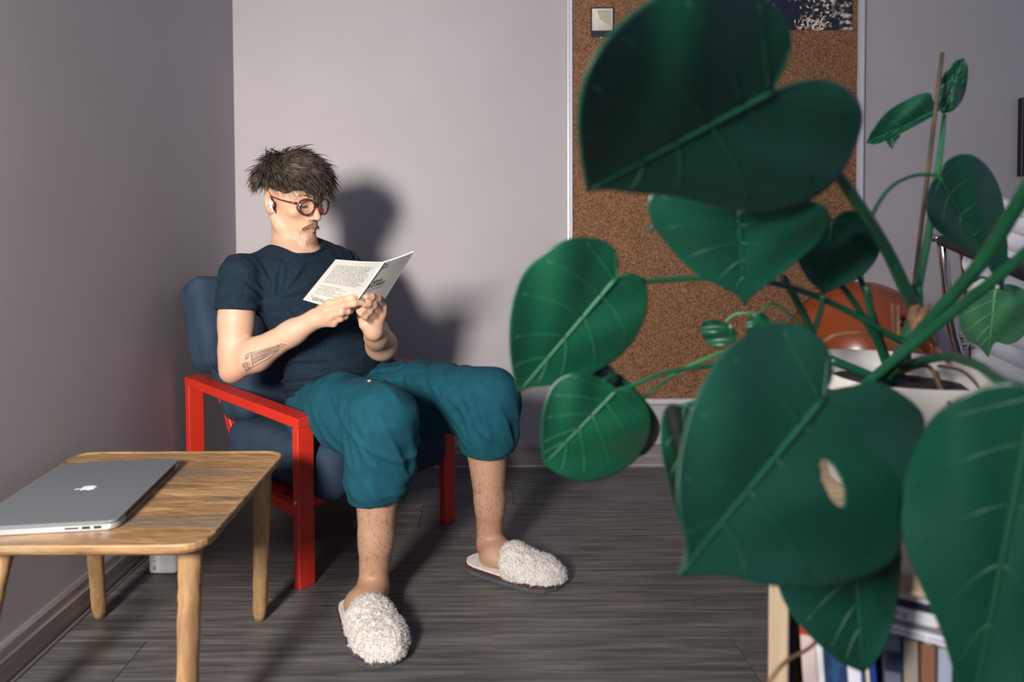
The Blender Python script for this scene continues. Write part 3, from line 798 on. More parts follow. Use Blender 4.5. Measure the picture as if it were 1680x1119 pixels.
# --- hair strands helper
def strands(name, paths, radii, m, parent, n=3):
    vs, fs = [], []
    for pth, r_ in zip(paths, radii):
        k = len(pth); tube_data(pth, [r_ * (1 - 0.85 * (i / (k - 1)) ** 1.5) for i in range(k)], n, vs, fs)
    return link(name, mesh(name, vs, fs), m, parent, True)
M_hair = noise_mat('brown_hair', rgb(42, 37, 34), rgb(94, 80, 67), scale=60, rough=0.6, detail=3, lo_=0.35, hi_=0.75, Specular_IOR_Level=0.25)
M_fair = noise_mat('moustache_hair', rgb(104, 74, 52), rgb(164, 122, 88), scale=80, rough=0.5)
# scalp cap under the strands
C = Field(hp(0, 0, 0.05) - V((0.17, 0.17, 0.16)), hp(0, 0, 0.05) + V((0.17, 0.17, 0.16)), 0.003)
C.add(hel((0, -0.006, 0.060), (0.086, 0.106, 0.078)), 0.01)
C.add(hel((0, 0.040, 0.085), (0.066, 0.064, 0.054)), 0.03)
C.add(hel((0, -0.074, 0.048), (0.062, 0.042, 0.050)), 0.03)
C.cut(n3(hp(0, 0.0, 0.031)), n3((hf * -0.10 - hu * 1.0).normalized()))
C.displace(lambda p: 0.006 * vnoise(((p - n3(HC)) @ HR.T) * np.array([60, 60, 60]), 5) + 0.004 * vnoise(((p - n3(HC)) @ HR.T) * np.array([130, 60, 130]), 6))
C.blur(1)
link('hair', C.mesh('hair'), M_hair, person)
rh = random.Random(21); paths, rads = [], []
crown = np.array([0.0, -0.045, 0.135])
for i in range(3600):
    a_ = rh.uniform(-math.pi, math.pi); el_ = math.asin(rh.uniform(0.02, 1.0))
    d = np.array([math.cos(el_) * math.sin(a_), math.cos(el_) * math.cos(a_), math.sin(el_)])
    root = np.array([0, -0.006, 0.055]) + d * np.array([0.086, 0.106, 0.082])
    if root[2] < 0.045 and root[1] > 0.045: root[2] += 0.02
    out = d / np.array([0.080, 0.100, 0.070]); out /= np.linalg.norm(out)
    flow = root - crown; flow = flow - out * flow.dot(out); nf = np.linalg.norm(flow) + 1e-6; flow /= nf
    kx = np.array([vnoise(root[None] * 26, sd_)[0] for sd_ in (41, 42, 43, 44)])
    flow = flow * 0.8 + np.array([0.22 + 0.9 * kx[0] + rh.gauss(0, 0.16), 0.55 + 0.9 * kx[1] + rh.gauss(0, 0.16), 0.5 * kx[2]])
    flow = flow - out * flow.dot(out); flow /= np.linalg.norm(flow)
    Ls = rh.uniform(0.045, 0.075) * (1.15 if root[1] > 0.03 else 1.0); lift = rh.uniform(0.1, 0.55) + (0.5 if rh.random() < 0.10 else 0)
    if root[2] < 0.065: lift *= 0.5; Ls *= 0.5
    p = root - out * 0.004; pth = [hp(*p)]; bend = 0.30 * kx[3] + rh.gauss(0, 0.05)
    dirv = out * lift + flow * (1 - 0.4 * lift); dirv /= np.linalg.norm(dirv)
    for k in range(6):
        p = p + dirv * Ls / 6; pth.append(hp(*p))
        dirv = dirv + flow * 0.10 - out * 0.10 * lift + np.cross(out, flow) * bend + np.array([rh.gauss(0, .03), rh.gauss(0, .03), -0.055]); dirv /= np.linalg.norm(dirv)
        q = p - np.array([0, -0.006, 0.045]); e_ = math.sqrt(((q / np.array([0.088, 0.108, 0.094])) ** 2).sum())
        if e_ < 1: p = np.array([0, -0.006, 0.045]) + q / e_
    paths.append(pth); rads.append(rh.choice((0.0008, 0.0013, 0.0022)))
tag(strands('hair_strands', paths, rads, M_hair, person), kind='stuff')
# eyebrows, moustache, chin stubble
def tuft(name, spots, m, r_):
    paths = []
    for (x_, z_), dr, ln in spots:
        q, n_ = onto(hp(x_, 0.2, z_), -hf)
        if q is None: continue
        d = (hl * dr[0] + hu * dr[1] + hf * 0.25).normalized()
        paths.append([q - n_ * 0.001, q + n_ * 0.0018 + d * ln * 0.4, q + n_ * 0.0012 + d * ln])
    return strands(name, paths, [r_] * len(paths), m, person)
for s in (-1, 1):
    sp = []
    for i in range(90):
        t = rh.random(); sp.append(((s * (0.012 + 0.036 * t), 0.020 + 0.006 * math.sin(t * 2.6) + rh.gauss(0, 0.0014)), (s * 1.0, 0.25), 0.008))
    tag(tuft('eyebrow', sp, M_fair, 0.0006), kind='stuff')
sp = []
for i in range(420):
    x_ = rh.uniform(-0.028, 0.028); a_ = abs(x_) / 0.028
    sp.append(((x_, -0.0575 - 0.013 * a_ ** 1.8 + rh.uniform(-0.004, 0.004) * (1 - 0.4 * a_)), (x_ * 16, -1.0), rh.uniform(0.005, 0.0085)))
tag(tuft('moustache', sp, M_fair, 0.0007), kind='stuff')
sp = []
for i in range(420):
    x_ = rh.gauss(0, 0.022); z_ = -0.105 + rh.gauss(0, 0.009)
    sp.append(((x_, z_), (x_ * 8, -1), rh.uniform(0.0012, 0.0026)))
tag(tuft('chin_stubble', sp, M_fair, 0.00045), kind='stuff')
for s in (-1, 1):
    sp = []
    for i in range(26): t = i / 25; sp.append(((s * (0.0215 + 0.021 * t), -0.0035 - 0.002 * math.sin(t * 3.1)), (s * 0.4, -1), 0.0045))
    tag(tuft('eyelashes', sp, M_hair, 0.0007), kind='stuff')
# leg hair
paths = []
for k_, a_, cnt in ((kneeR, ankR, 650), (kneeL, ankL, 650)):
    ax_ = (a_ - k_).normalized(); s1 = ax_.cross(V((0, 1, 0))).normalized(); s2 = ax_.cross(s1)
    for i in range(cnt):
        t = rh.uniform(0.42, 0.93); th = rh.uniform(0, 6.283); d = s1 * math.cos(th) + s2 * math.sin(th)
        q, n_ = onto(k_.lerp(a_, t) + d * 0.12, -d)
        if q is None: continue
        g_ = (ax_ + d * 0.15 + s1 * rh.gauss(0, 0.4) + s2 * rh.gauss(0, 0.4)).normalized(); ln = rh.uniform(0.006, 0.012)
        paths.append([q - n_ * 0.0005, q + n_ * 0.0018 + g_ * ln * 0.5, q + n_ * 0.0012 + g_ * ln])
tag(strands('leg_hair', paths, [0.0002] * len(paths), M_hair, person), kind='stuff')

# --- tattoo: line drawing of a building along the right forearm
M_ink = mat('tattoo_ink', rgb(62, 62, 68), 0.6)
vs, fs = [], []
camdir = V((0, 1, 0))
def ink(p0, p1, w=0.0007, nseg=10):
    pts = []
    for i in range(nseg + 1):
        t = i / nseg; px = p0[0] + (p1[0] - p0[0]) * t; py = p0[1] + (p1[1] - p0[1]) * t
        s_ = P(px, py, 1.5); q, n_ = onto(s_, s_ - CAM_C)
        if q is None or q.y > 1.8: continue
        pts.append((q + n_ * 0.0003, n_))
    for (a_, na), (b_, nb) in zip(pts, pts[1:]):
        t_ = (b_ - a_).normalized(); s1 = na.cross(t_).normalized() * w; s2 = nb.cross(t_).normalized() * w; b0 = len(vs)
        vs.extend([a_ - s1, a_ + s1, b_ + s1, b_ - s1]); fs.append((b0, b0 + 1, b0 + 2, b0 + 3))
ta, tb = (411, 583), (466, 566)
for i in range(9):
    t = i / 8
    ink((411 + 3.5 * t, 579 + 18 * t), (457 - 4 * t + (3 if i % 2 else 0), 566 + 9.5 * t), 0.0006 + 0.0003 * (i % 3 == 2))
for (a_, b_) in (((403, 584), (407, 580)), ((402, 592), (404, 583)), ((405, 590), (409, 579)), ((409, 579), (419, 577)), ((398, 597), (409, 594)), ((398, 597), (399, 603)),
                 ((401, 596), (403, 607)), ((405, 595), (407, 603)), ((400, 603), (410, 601)), ((402, 608), (413, 602)), ((404, 611), (406, 605)), ((408, 609), (409, 603)), ((411, 607), (412, 602)),
                 ((455, 568), (462, 564)), ((462, 564), (470, 566)), ((457, 571), (466, 567)), ((413, 603), (440, 589)), ((440, 589), (458, 573)), ((411, 579), (415, 601)), ((399, 600), (411, 597)), ((403, 588), (408, 586))):
    ink(a_, b_, 0.0008)
if vs: link('tattoo', mesh('tattoo', vs, fs), M_ink, person, True)

# ------------------------------------------------------------------ clothing
M_shirt = weave_mat('navy_jersey', rgb(15, 29, 40), rgb(22, 40, 52), 900, bump=0.35, noise=160)
M_teal = weave_mat('teal_cotton', rgb(14, 65, 77), rgb(19, 74, 87), 800, bump=0.25, noise=40)
T = Field((-0.78, 1.55, 0.33), (-0.14, 2.14, 0.90), 0.003)
T.add(ell(tp(0, 0.0, 0.345), (0.165, 0.104, 0.125), TR), 0.03)
T.add(ell(tp(0, 0.010, 0.20), (0.150, 0.112, 0.15), TR), 0.04)
T.add(ell(tp(0, 0.012, 0.085), (0.155, 0.118, 0.095), TR), 0.04)
for a_, s in ((sh_R, -1), (sh_L, 1)):
    T.add(rc(neck0 - SPN * 0.022 + LATs * s * 0.055 - FRT * 0.012, a_ + Z * 0.004, 0.050, 0.051), 0.04)
sleeves = []
for sh, el in ((sh_R, elbR), (sh_L, elbL)):
    d = (el - sh).normalized(); e_ = sh + d * 0.090
    outw = LATs * (-1 if sh is sh_R else 1)
    T.add(clip(rc(sh, sh + d * 0.16, 0.050, 0.062), e_, d), 0.02)
    sleeves.append((sh, d))
T.sub(rc(neck0 - SPN * 0.004 + FRT * 0.022, neck0 + SPN * 0.09, 0.060, 0.066), 0.006)
def ridge(x, w): return (1 - np.abs(x)) ** w
def shirt_folds(p):
    q = (p - n3(hipC)) @ TR.T
    # sagging cross folds over the belly, stronger low down and towards his right side
    ph = q[:, 2] - 0.35 * q[:, 0] ** 2 * 4 + 0.16 * q[:, 0]
    a = vnoise(np.stack([q[:, 0] * 6, q[:, 1] * 4, ph * 40], 1), 2)
    low = np.clip(1.15 - (q[:, 2]) / 0.30, 0.05, 1) * (0.65 + 0.35 * np.clip(-q[:, 0] / 0.1, -1, 1))
    # pulls running from the armpits
    out = 0.020 * low * ridge(a, 3) - 0.005
    for s_ in (-1, 1):
        o_ = q - np.array([s_ * 0.135, 0.05, 0.33]); an = np.arctan2(o_[:, 2], -s_ * o_[:, 0]); rr_ = np.hypot(o_[:, 0], o_[:, 2])
        out = out + 0.009 * np.exp(-((rr_ - 0.05) / 0.07) ** 2) * ridge(vnoise(np.stack([an * 4.5, rr_ * 6, q[:, 1] * 3], 1), 31), 3)
        sl_ = np.clip((s_ * q[:, 0] - 0.13) / 0.04, 0, 1) * np.clip((q[:, 2] - 0.24) / 0.05, 0, 1)
        out = out + 0.006 * sl_ * ridge(vnoise(np.stack([q[:, 0] * 30 + q[:, 2] * 22, q[:, 1] * 12, q[:, 2] * 8], 1), 8), 3)
    out = out + 0.0016 * vnoise(p * 24, 3)
    for sh, d in sleeves:
        t = (p - n3(sh)) @ n3(d); r_ = np.linalg.norm(p - n3(sh) - t[:, None] * n3(d), axis=1)
        out = out * (1 - np.clip((t - 0.055) / 0.03, 0, 1) * np.clip((0.10 - r_) / 0.02, 0, 1))
    nk = np.linalg.norm(p - n3(neck0), axis=1); out = out * np.clip((nk - 0.075) / 0.03, 0, 1)
    return out
T.displace(shirt_folds)
for sh, d in sleeves: T.sub(clip(rc(sh + d * 0.06, sh + d * 0.2, 0.0475, 0.0520), sh + d * 0.074, -d), 0.002)
T.blur(1)
link('t_shirt', T.mesh('t_shirt'), M_shirt, person)
# collar band round the neckline
rng = []
for i in range(49):
    a_ = 2 * math.pi * i / 48
    rng.append(neck0 + SPN * (-0.004) + FRT * (0.022 + 0.064 * math.cos(a_)) + LATs * (0.064 * math.sin(a_)) - SPN * (0.026 * (1 + math.cos(a_)) / 2) + SPN * 0.006)
tb = BVHTree.FromPolygons([tuple(v.co) for v in bpy.data.meshes['t_shirt'].vertices], [tuple(p.vertices) for p in bpy.data.meshes['t_shirt'].polygons])
rng = [(lambda h_: h_[0].lerp(q, 0.15) if h_[0] else q)(tb.find_nearest(q)) for q in rng]
tube('collar', rng, 0.0045, M_shirt, person, 8, flat=1.0)

T = Field((-0.62, 1.30, 0.20), (0.26, 2.12, 0.60), 0.0032)
T.add(ell(tp(0, 0.0, 0.0), (0.165, 0.125, 0.105), TR), 0.03)
T.add(ell(tp(0, 0.05, -0.01), (0.15, 0.12, 0.07), TR), 0.04)
hems = []
for h_, k_, a_, hem, wid in ((hipR, kneeR, ankR, 0.252, 1.0), (hipL, kneeL, ankL, 0.306, 1.02)):
    T.add(rc(h_ + FRT * 0.02, k_, 0.092, 0.073), 0.04)
    T.add(rc(h_.lerp(k_, 0.45) - Z * 0.022, k_ - Z * 0.045, 0.080, 0.066), 0.03)
    ax_ = (a_ - k_).normalized(); tt = (k_.z - hem) / (k_.z - a_.z)
    e_ = k_.lerp(a_, tt)
    hn = (ax_ + FRT * (0.05 if a_ is ankR else -0.08)).normalized()
    back = (h_ - k_); back -= ax_ * back.dot(ax_); back.normalize()
    T.add(clip(rc(k_ - Z * 0.02, e_ + ax_ * 0.05 + back * 0.01, 0.070 * wid, 0.060 * wid), e_, hn), 0.03)
    T.add(clip(rc(k_.lerp(e_, 0.55) + back * 0.014, k_.lerp(e_, 0.78) + back * 0.016, 0.066 * wid), e_, hn), 0.03)
    hems.append((e_, hn))
    T.sub(clip(rc(e_ - ax_ * 0.02, e_ + ax_ * 0.06, 0.055 * wid, 0.055 * wid), e_ - ax_ * 0.012, -hn), 0.004)
T.sub(clip(ell(tp(0, 0.0, 0.16), (0.30, 0.30, 0.075), TR), tp(0, 0, 0.09), -n3(SPN)), 0.004)
def pant_folds(p):
    out = 0.0022 * vnoise(p * 16, 4)
    for h_, k_, a_ in ((hipR, kneeR, ankR), (hipL, kneeL, ankL)):
        ax_ = n3((k_ - h_).normalized()); q = p - n3(k_); s_ = q @ ax_; r_ = np.linalg.norm(q, axis=1)
        w = np.exp(-(np.linalg.norm(p - n3(h_.lerp(k_, 0.5)), axis=1) / 0.17) ** 2)
        out = out + 0.017 * w * (1 - np.abs(vnoise(np.stack([s_ * 22 + p[:, 2] * 20, p[:, 0] * 6, p[:, 2] * 8], 1), 11))) ** 4
        wk = np.exp(-((q[:, 2] + 0.11) / 0.09) ** 2) * np.exp(-((q[:, 0] ** 2 + q[:, 1] ** 2) / 0.02))
        ang = np.arctan2(q[:, 1], q[:, 0])
        out = out + 0.017 * wk * (1 - np.abs(vnoise(np.stack([ang * 2.6 + q[:, 2] * 16, q[:, 2] * 5, r_ * 0], 1), 17))) ** 3
    # creases fanning out of the lap
    q = (p - n3(tp(0, 0.12, -0.01)))
    lap_ = np.exp(-(np.linalg.norm(q, axis=1) / 0.13) ** 2)
    out = out + 0.014 * lap_ * (1 - np.abs(vnoise(np.stack([np.arctan2(q @ n3(LAT), q @ n3(FRT)) * 5, p[:, 2] * 6, p[:, 0] * 3], 1), 23))) ** 3
    c_ = p[:, 2] * 24 + (p[:, 0] * 0.7 - p[:, 1] * 0.3) * 17
    out = out + 0.009 * (1 - np.abs(vnoise(np.stack([c_, (p[:, 0] * 0.3 + p[:, 1] * 0.7) * 7 - p[:, 2] * 4, p[:, 2] * 2], 1), 51))) ** 5 * np.clip(0.5 + vnoise(p * 7, 52), 0, 1)
    out = out - 0.007
    for e_, hn in hems: out = out * np.clip(((n3(e_) - p) @ n3(hn) - 0.004) / 0.03, 0, 1) ** (np.linalg.norm(p - n3(e_), axis=1) < 0.16)
    return out
T.displace(pant_folds)
T.blur(1)
link('trousers', T.mesh('trousers'), M_teal, person)
pb = BVHTree.FromPolygons([tuple(v.co) for v in bpy.data.meshes['trousers'].vertices], [tuple(p.vertices) for p in bpy.data.meshes['trousers'].polygons])
s_ = P(606, 625, 1.2); h_ = pb.ray_cast(s_, (s_ - CAM_C).normalized(), 1.5)
if h_[0]:
    bm = bmesh.new(); bmesh.ops.create_cone(bm, cap_ends=True, segments=16, radius1=0.0055, radius2=0.0048, depth=0.003)
    bmesh.ops.transform(bm, matrix=Matrix.Translation(h_[0] + h_[1] * 0.0012) @ h_[1].to_track_quat('Z', 'Y').to_matrix().to_4x4(), verts=bm.verts)
    tag(bmo('button', bm, mat('brass_button', rgb(196, 158, 96), 0.35, Metallic=0.6), person), 'small brass button')

# ------------------------------------------------------------------ glasses and earbud
M_tort = noise_mat('tortoiseshell', rgb(52, 22, 16), rgb(120, 50, 32), scale=70, rough=0.2, detail=2)
M_glass = bpy.data.materials.new('lens_glass'); M_glass.use_nodes = True
N, L, bb = nodes(M_glass); tr = N.new('ShaderNodeBsdfTransparent'); gs = N.new('ShaderNodeBsdfGlossy'); gs.inputs['Roughness'].default_value = 0.03
fz = N.new('ShaderNodeValue'); fz.outputs[0].default_value = 0.07; ms = N.new('ShaderNodeMixShader')
L.new(fz.outputs[0], ms.inputs[0]); L.new(tr.outputs[0], ms.inputs[1]); L.new(gs.outputs[0], ms.inputs[2]); L.new(ms.outputs[0], N['Material Output'].inputs[0]); N.remove(bb)
gl = empty('eyeglasses', hp(0, 0.1, 0), 'round tortoiseshell eyeglasses worn by the reading person', 'glasses')
for s in (-1, 1):
    pts, lens = [], []
    for i in range(33):
        a_ = 2 * math.pi * i / 32
        x_ = s * 0.034 + 0.0245 * math.cos(a_); z_ = -0.006 + 0.0225 * math.sin(a_)
        pts.append(hp(x_, 0.1085 - 5.0 * x_ * x_, z_ ))
        if i < 32: lens.append(hp(x_, 0.1085 - 5.0 * x_ * x_, z_))
    fr_ = tube('rim', pts, 0.0027, M_tort, gl, 8)
    bm = bmesh.new(); c0 = hp(s * 0.034, 0.1095 - 5.0 * 0.034 ** 2, -0.006)
    front = [bm.verts.new(q + hf * 0.0004) for q in lens]; backv = [bm.verts.new(q - hf * 0.0006) for q in lens]
    cf, cbk = bm.verts.new(c0 + hf * 0.0008), bm.verts.new(c0 - hf * 0.0004)
    for i in range(32):
        j = (i + 1) % 32; bm.faces.new([front[i], front[j], cf]); bm.faces.new([backv[j], backv[i], cbk]); bm.faces.new([front[j], front[i], backv[i], backv[j]])
    bmo('lens', bm, M_glass, fr_, True)
    tm = tube('temple', [hp(s * 0.0585, 0.0905, 0.004), hp(s * 0.068, 0.086, 0.005), hp(s * 0.0745, 0.070, 0.006), hp(s * 0.0775, 0.03, 0.008), hp(s * 0.0790, 0.000, 0.012), hp(s * 0.078, -0.015, 0.004)], [0.003, 0.0028, 0.0022, 0.0018, 0.0017, 0.0016], M_tort, gl, 8, sub=4)
tube('bridge', [hp(-0.0105, 0.1085, 0.001), hp(0, 0.1125, 0.004), hp(0.0105, 0.1085, 0.001)], 0.0021, M_tort, gl, 8, sub=4)
M_bud = mat('earbud_white', rgb(232, 232, 236), 0.25)
eb = empty('earbud', hp(-0.083, -0.002, -0.006), 'white wireless earbud in the reading person\'s ear', 'earbud')
C = Field(hp(-0.09, 0, -0.01) - V((0.06, 0.06, 0.06)), hp(-0.09, 0, -0.01) + V((0.06, 0.06, 0.06)), 0.0012)
C.add(hel((-0.0815, 0.003, -0.007), (0.0065, 0.0075, 0.008)), 0.003)
C.add(hrc((-0.085, 0.005, -0.010), (-0.083, 0.015, -0.030), 0.0031), 0.003)
link('shell', C.mesh('shell'), M_bud, eb)
q = hp(-0.0882, 0.0055, -0.012)
bm = bmesh.new(); bmesh.ops.create_uvsphere(bm, u_segments=8, v_segments=6, radius=0.0018); bmesh.ops.translate(bm, vec=q, verts=bm.verts); bmo('vent', bm, M_dark, eb, True)

# ------------------------------------------------------------------ slippers
M_fleece = noise_mat('cream_fleece', rgb(188, 181, 175), rgb(212, 205, 199), scale=60, rough=0.95, bump=0.9, bscale=260, bdist=0.002, Sheen_Weight=0.4)
M_sole = noise_mat('maroon_felt', rgb(58, 30, 36), rgb(78, 44, 48), scale=60, rough=0.95)
M_soleg = noise_mat('grey_felt', rgb(56, 60, 66), rgb(76, 80, 86), scale=60, rough=0.95)
for nm, lab in (('R', 'fluffy cream slipper with dark sole, nearest the camera, pointing forward'), ('L', 'fluffy cream slipper with dark sole on the foot farther back, pointing right')):
    he, to, fd, sd, le = feet[nm]
    he = he - fd * 0.012; to = to + fd * 0.012; le += 0.024
    sl = empty('slipper', (he + to) / 2, lab, 'slipper', 'pair of fluffy slippers')
    def half(t): return 0.037 + 0.021 * math.sin(min(max((t - 0.05) / 0.95, 0), 1) ** 1.1 * math.pi * 0.78) 
    ol = []
    nn = 40
    prof_ = []
    for i in range(nn + 1):
        t = i / nn; w = half(t)
        endf = math.sqrt(max(0, 1 - max(0, (t - 0.80) / 0.20) ** 2)) * math.sqrt(max(0, 1 - max(0, (0.13 - t) / 0.13) ** 2))
        prof_.append((t * le, w * endf))
    ol = [(x_, w) for x_, w in prof_] + [(x_, -w) for x_, w in prof_[::-1]][1:-1]
    ol = [p for i, p in enumerate(ol) if i == 0 or (abs(p[0] - ol[i - 1][0]) + abs(p[1] - ol[i - 1][1])) > 1e-5]
    prism('sole', [(x_, y_ * 0.99) for x_, y_ in ol], he + Z * 0.001, fd, sd, Z * 0.009, M_soleg, sl, 0.002, 1)
    prism('welt', [(x_, y_) for x_, y_ in ol], he + Z * 0.0102, fd, sd, Z * 0.008, M_sole, sl, 0.002, 1)
    SR = np.array([fd, sd, Z])
    C = Field(he + fd * le / 2 - V((0.2, 0.2, 0.1)), he + fd * le / 2 + V((0.2, 0.2, 0.13)), 0.0026)
    C.add(ell(he + fd * le * 0.70 + Z * 0.022, (le * 0.33, 0.0585, 0.046), SR), 0.01)
    C.add(ell(he + fd * le * 0.52 + Z * 0.032, (le * 0.20, 0.052, 0.050), SR), 0.02)
    C.cut(n3(he + fd * le * 0.45 + Z * 0.02), n3((-fd * 0.80 + Z * 0.22 * -1).normalized()))
    C.cut(n3(he + Z * 0.0175), n3(-Z))
    # the opening for the foot
    C.sub(ell(he + fd * le * 0.44 + Z * 0.036, (le * 0.30, 0.038, 0.028), SR), 0.006)
    C.displace(lambda p: 0.0034 * np.abs(vnoise(p * 110, 3)) + 0.0022 * vnoise(p * 190, 6) + 0.003 * vnoise(p * 35, 9))
    up_me = C.mesh('upper'); upo = link('upper', up_me, M_fleece, sl)
    prism('insole', [(x_ * 0.96 + 0.004, y_ * 0.92) for x_, y_ in ol], he + Z * 0.0183, fd, sd, Z * 0.006, M_fleece, sl, 0.002, 1)
    rs = random.Random(5); paths = []
    pv = up_me.vertices; rr2 = [rs.randrange(len(pv)) for _ in range(3600)]
    for i in rr2:
        q = pv[i].co; n_ = pv[i].normal
        t_ = V((rs.gauss(0, 1), rs.gauss(0, 1), rs.gauss(0, 1))) * 0.55
        paths.append([q - n_ * 0.001, q + (n_ + t_ * 0.5).normalized() * 0.0022, q + (n_ + t_ * 1.6).normalized() * 0.0042])
    tag(strands('fleece_pile', paths, [0.0006] * len(paths), M_fleece, upo), kind='stuff')

# ------------------------------------------------------------------ booklet
SB, ST = P(573, 511, 1.607), P(629, 431, 1.528)
BL_, TL_ = P(497, 492, 1.600), P(550, 427, 1.518)
BR_, TR_ = P(630, 493, 1.655), P(679, 414, 1.572)
M_cover = noise_mat('booklet_cover', rgb(190, 187, 180), rgb(198, 195, 188), scale=8, rough=0.45)
M_page = mat('booklet_paper', rgb(232, 229, 226), 0.7)
M_text = mat('printed_ink', rgb(40, 44, 58), 0.6)
M_text2 = mat('printed_grey_ink', rgb(98, 102, 110), 0.6)
bk = empty('booklet', SB, 'thin open booklet with pale grey covers held in both hands', 'booklet')
def cover_fn(b0, t0, b1, t1, bulge):
    nrm_ = (b1 - b0).cross(t0 - b0).normalized()
    if nrm_.dot(CAM_C - b0) < 0: nrm_ = -nrm_
    def fn(u, v, off=0.0):      # u 0 spine .. 1 fore edge, v 0 bottom .. 1 top
        p = b0.lerp(b1, u).lerp(t0.lerp(t1, u), v)
        return p + nrm_ * (bulge * math.sin(math.pi * min(1, u * 1.05)) * (1 - 0.3 * u) + off)
    return fn
def sheet(name, fn, t0, t1, m, parent, nu=14, nv=6):
    vs, fs = [], []
    for off in (t0, t1):
        for i in range(nu + 1):
            for j in range(nv + 1): vs.append(fn(i / nu, j / nv, off))
    k = (nu + 1) * (nv + 1); ix = lambda i, j, l: l * k + i * (nv + 1) + j
    for i in range(nu):
        for j in range(nv):
            fs.append((ix(i, j, 0), ix(i + 1, j, 0), ix(i + 1, j + 1, 0), ix(i, j + 1, 0))); fs.append((ix(i, j, 1), ix(i, j + 1, 1), ix(i + 1, j + 1, 1), ix(i + 1, j, 1)))
    for i in range(nu): fs.append((ix(i, 0, 0), ix(i, 0, 1), ix(i + 1, 0, 1), ix(i + 1, 0, 0))); fs.append((ix(i, nv, 0), ix(i + 1, nv, 0), ix(i + 1, nv, 1), ix(i, nv, 1)))
    for j in range(nv): fs.append((ix(0, j, 0), ix(0, j + 1, 0), ix(0, j + 1, 1), ix(0, j, 1))); fs.append((ix(nu, j, 0), ix(nu, j, 1), ix(nu, j + 1, 1), ix(nu, j + 1, 0)))
    return link(name, mesh(name, vs, fs), m, parent, False)
fb = cover_fn(SB, ST, BL_, TL_, 0.003); ff = cover_fn(SB, ST, BR_, TR_, 0.0015)
sheet('back_cover', fb, 0.0, -0.0008, M_cover, bk); sheet('front_cover', ff, 0.0, -0.0008, M_cover, bk)
sheet('pages', fb, -0.0010, -0.0034, M_page, bk); sheet('pages', ff, -0.0010, -0.0034, M_page, bk)
tube('spine', [SB, ST], 0.0022, M_page, bk, 8)
def print_text(body, fn, org, ux, uy, size, m, parent, flip=False, bold=0.0, shear=0.0, font=None):
    """lettering as flat print on a page: text mesh mapped through the page surface"""
    cu = bpy.data.curves.new('lettering', 'FONT'); cu.body = body; cu.size = 1; cu.resolution_u = 2; cu.offset = bold; cu.shear = shear
    o = bpy.data.objects.new('lettering', cu); COL.objects.link(o)
    bpy.context.view_layer.update()
    me = bpy.data.meshes.new_from_object(o.evaluated_get(bpy.context.evaluated_depsgraph_get()))
    bpy.data.objects.remove(o); bpy.data.curves.remove(cu)
    for v in me.vertices:
        v.co = fn(org[0] + ux * v.co.x * size, org[1] + uy * v.co.y * size, 0.00035)
    me.name = 'lettering'
    if not len(me.polygons): return None
    return link('lettering', me, m, parent)
# back cover: u grows towards the left, so the print runs with falling u
rt = random.Random(3)
words = 'інтуїція тіла простір думки рух межа досвід голос мова час образ текст знання форма світ смисл дія око пам жест'.split()
def para(n_): 
    s_ = ''
    while len(s_) < n_: s_ += rt.choice(words) + ' '
    return s_[:n_]
for i in range(12):
    print_text(para(50), fb, (0.86, 0.90 - 0.040 * i), -0.62, 1, 0.044, M_text2, bk) if False else None
    ln = print_text(para(46), lambda u, v, o: fb(u, v, o), (0.90, 0.885 - 0.036 * i), -0.80, 0.9, 0.040, M_text2, bk)
for i, (n_, v_) in enumerate(((30, 0.40), (38, 0.365), (26, 0.325), (34, 0.29), (26, 0.25), (36, 0.215))):
    print_text(para(n_), fb, (0.90, v_), -0.80, 0.9, 0.036, M_text2, bk)
print_text('“démaz', fb, (0.92, 0.055), -0.85, 0.85, 0.165, M_text, bk)
print_text('ИВНА-', ff, (0.12, 0.55), 0.95, 0.95, 0.105, M_text, bk, bold=0.012)
print_text('ЛОСОФИЯ', ff, (0.02, 0.465), 0.95, 0.95, 0.105, M_text, bk, bold=0.012)
print_text('Тілесна онтологія мистецтва', ff, (0.03, 0.405), 0.95, 0.95, 0.042, M_text, bk, bold=0.008)
print_text('нарис — есеї', ff, (0.03, 0.35), 0.95, 0.95, 0.042, M_text, bk, bold=0.008)
print_text('Текст\nдумки', ff, (0.10, 0.92), 0.95, 0.95, 0.06, M_text, bk, bold=0.01)
print_text('demaz', ff, (0.55, 0.05), 0.95, 0.95, 0.06, M_text2, bk)

# ------------------------------------------------------------------ pine bookcase
M_pine = wood_mat('pine', rgb(176, 146, 112), rgb(206, 180, 146), rgb(222, 200, 170), (14, 14, 14), scale=3, rough=0.55, bump=0.1, rand=True)
def pine(name, st): return wood_mat(name, rgb(146, 126, 102), rgb(172, 152, 127), rgb(186, 168, 145), st, scale=3, rough=0.55, bump=0.1, rand=True)
ba = math.radians(24.5)
E_ = V((math.cos(ba), -math.sin(ba), 0)); N_ = V((math.sin(ba), math.cos(ba), 0))
K0 = P(1262, 930, 0.648); K0.z = 0
BZ, BT, BD, BW = 0.504, 0.020, 0.40, 0.56
def kp(e, n_, z): return K0 + E_ * e + N_ * n_ + Z * z
case = empty('bookcase', kp(BW / 2, BD / 2, 0), 'low pine bookcase full of books under the potted plant', 'bookcase')
def kbox(name, e0, e1, n0, n1, z0, z1, m, parent, bev=0.0015):
    return obox(name, kp((e0 + e1) / 2, (n0 + n1) / 2, (z0 + z1) / 2), E_ * ((e1 - e0) / 2), N_ * ((n1 - n0) / 2), Z * ((z1 - z0) / 2), m, parent, bev, 1)
M_pv, M_ph = pine('pine_upright', (40, 40, 1.5)), pine('pine_board', (1.5, 40, 40))
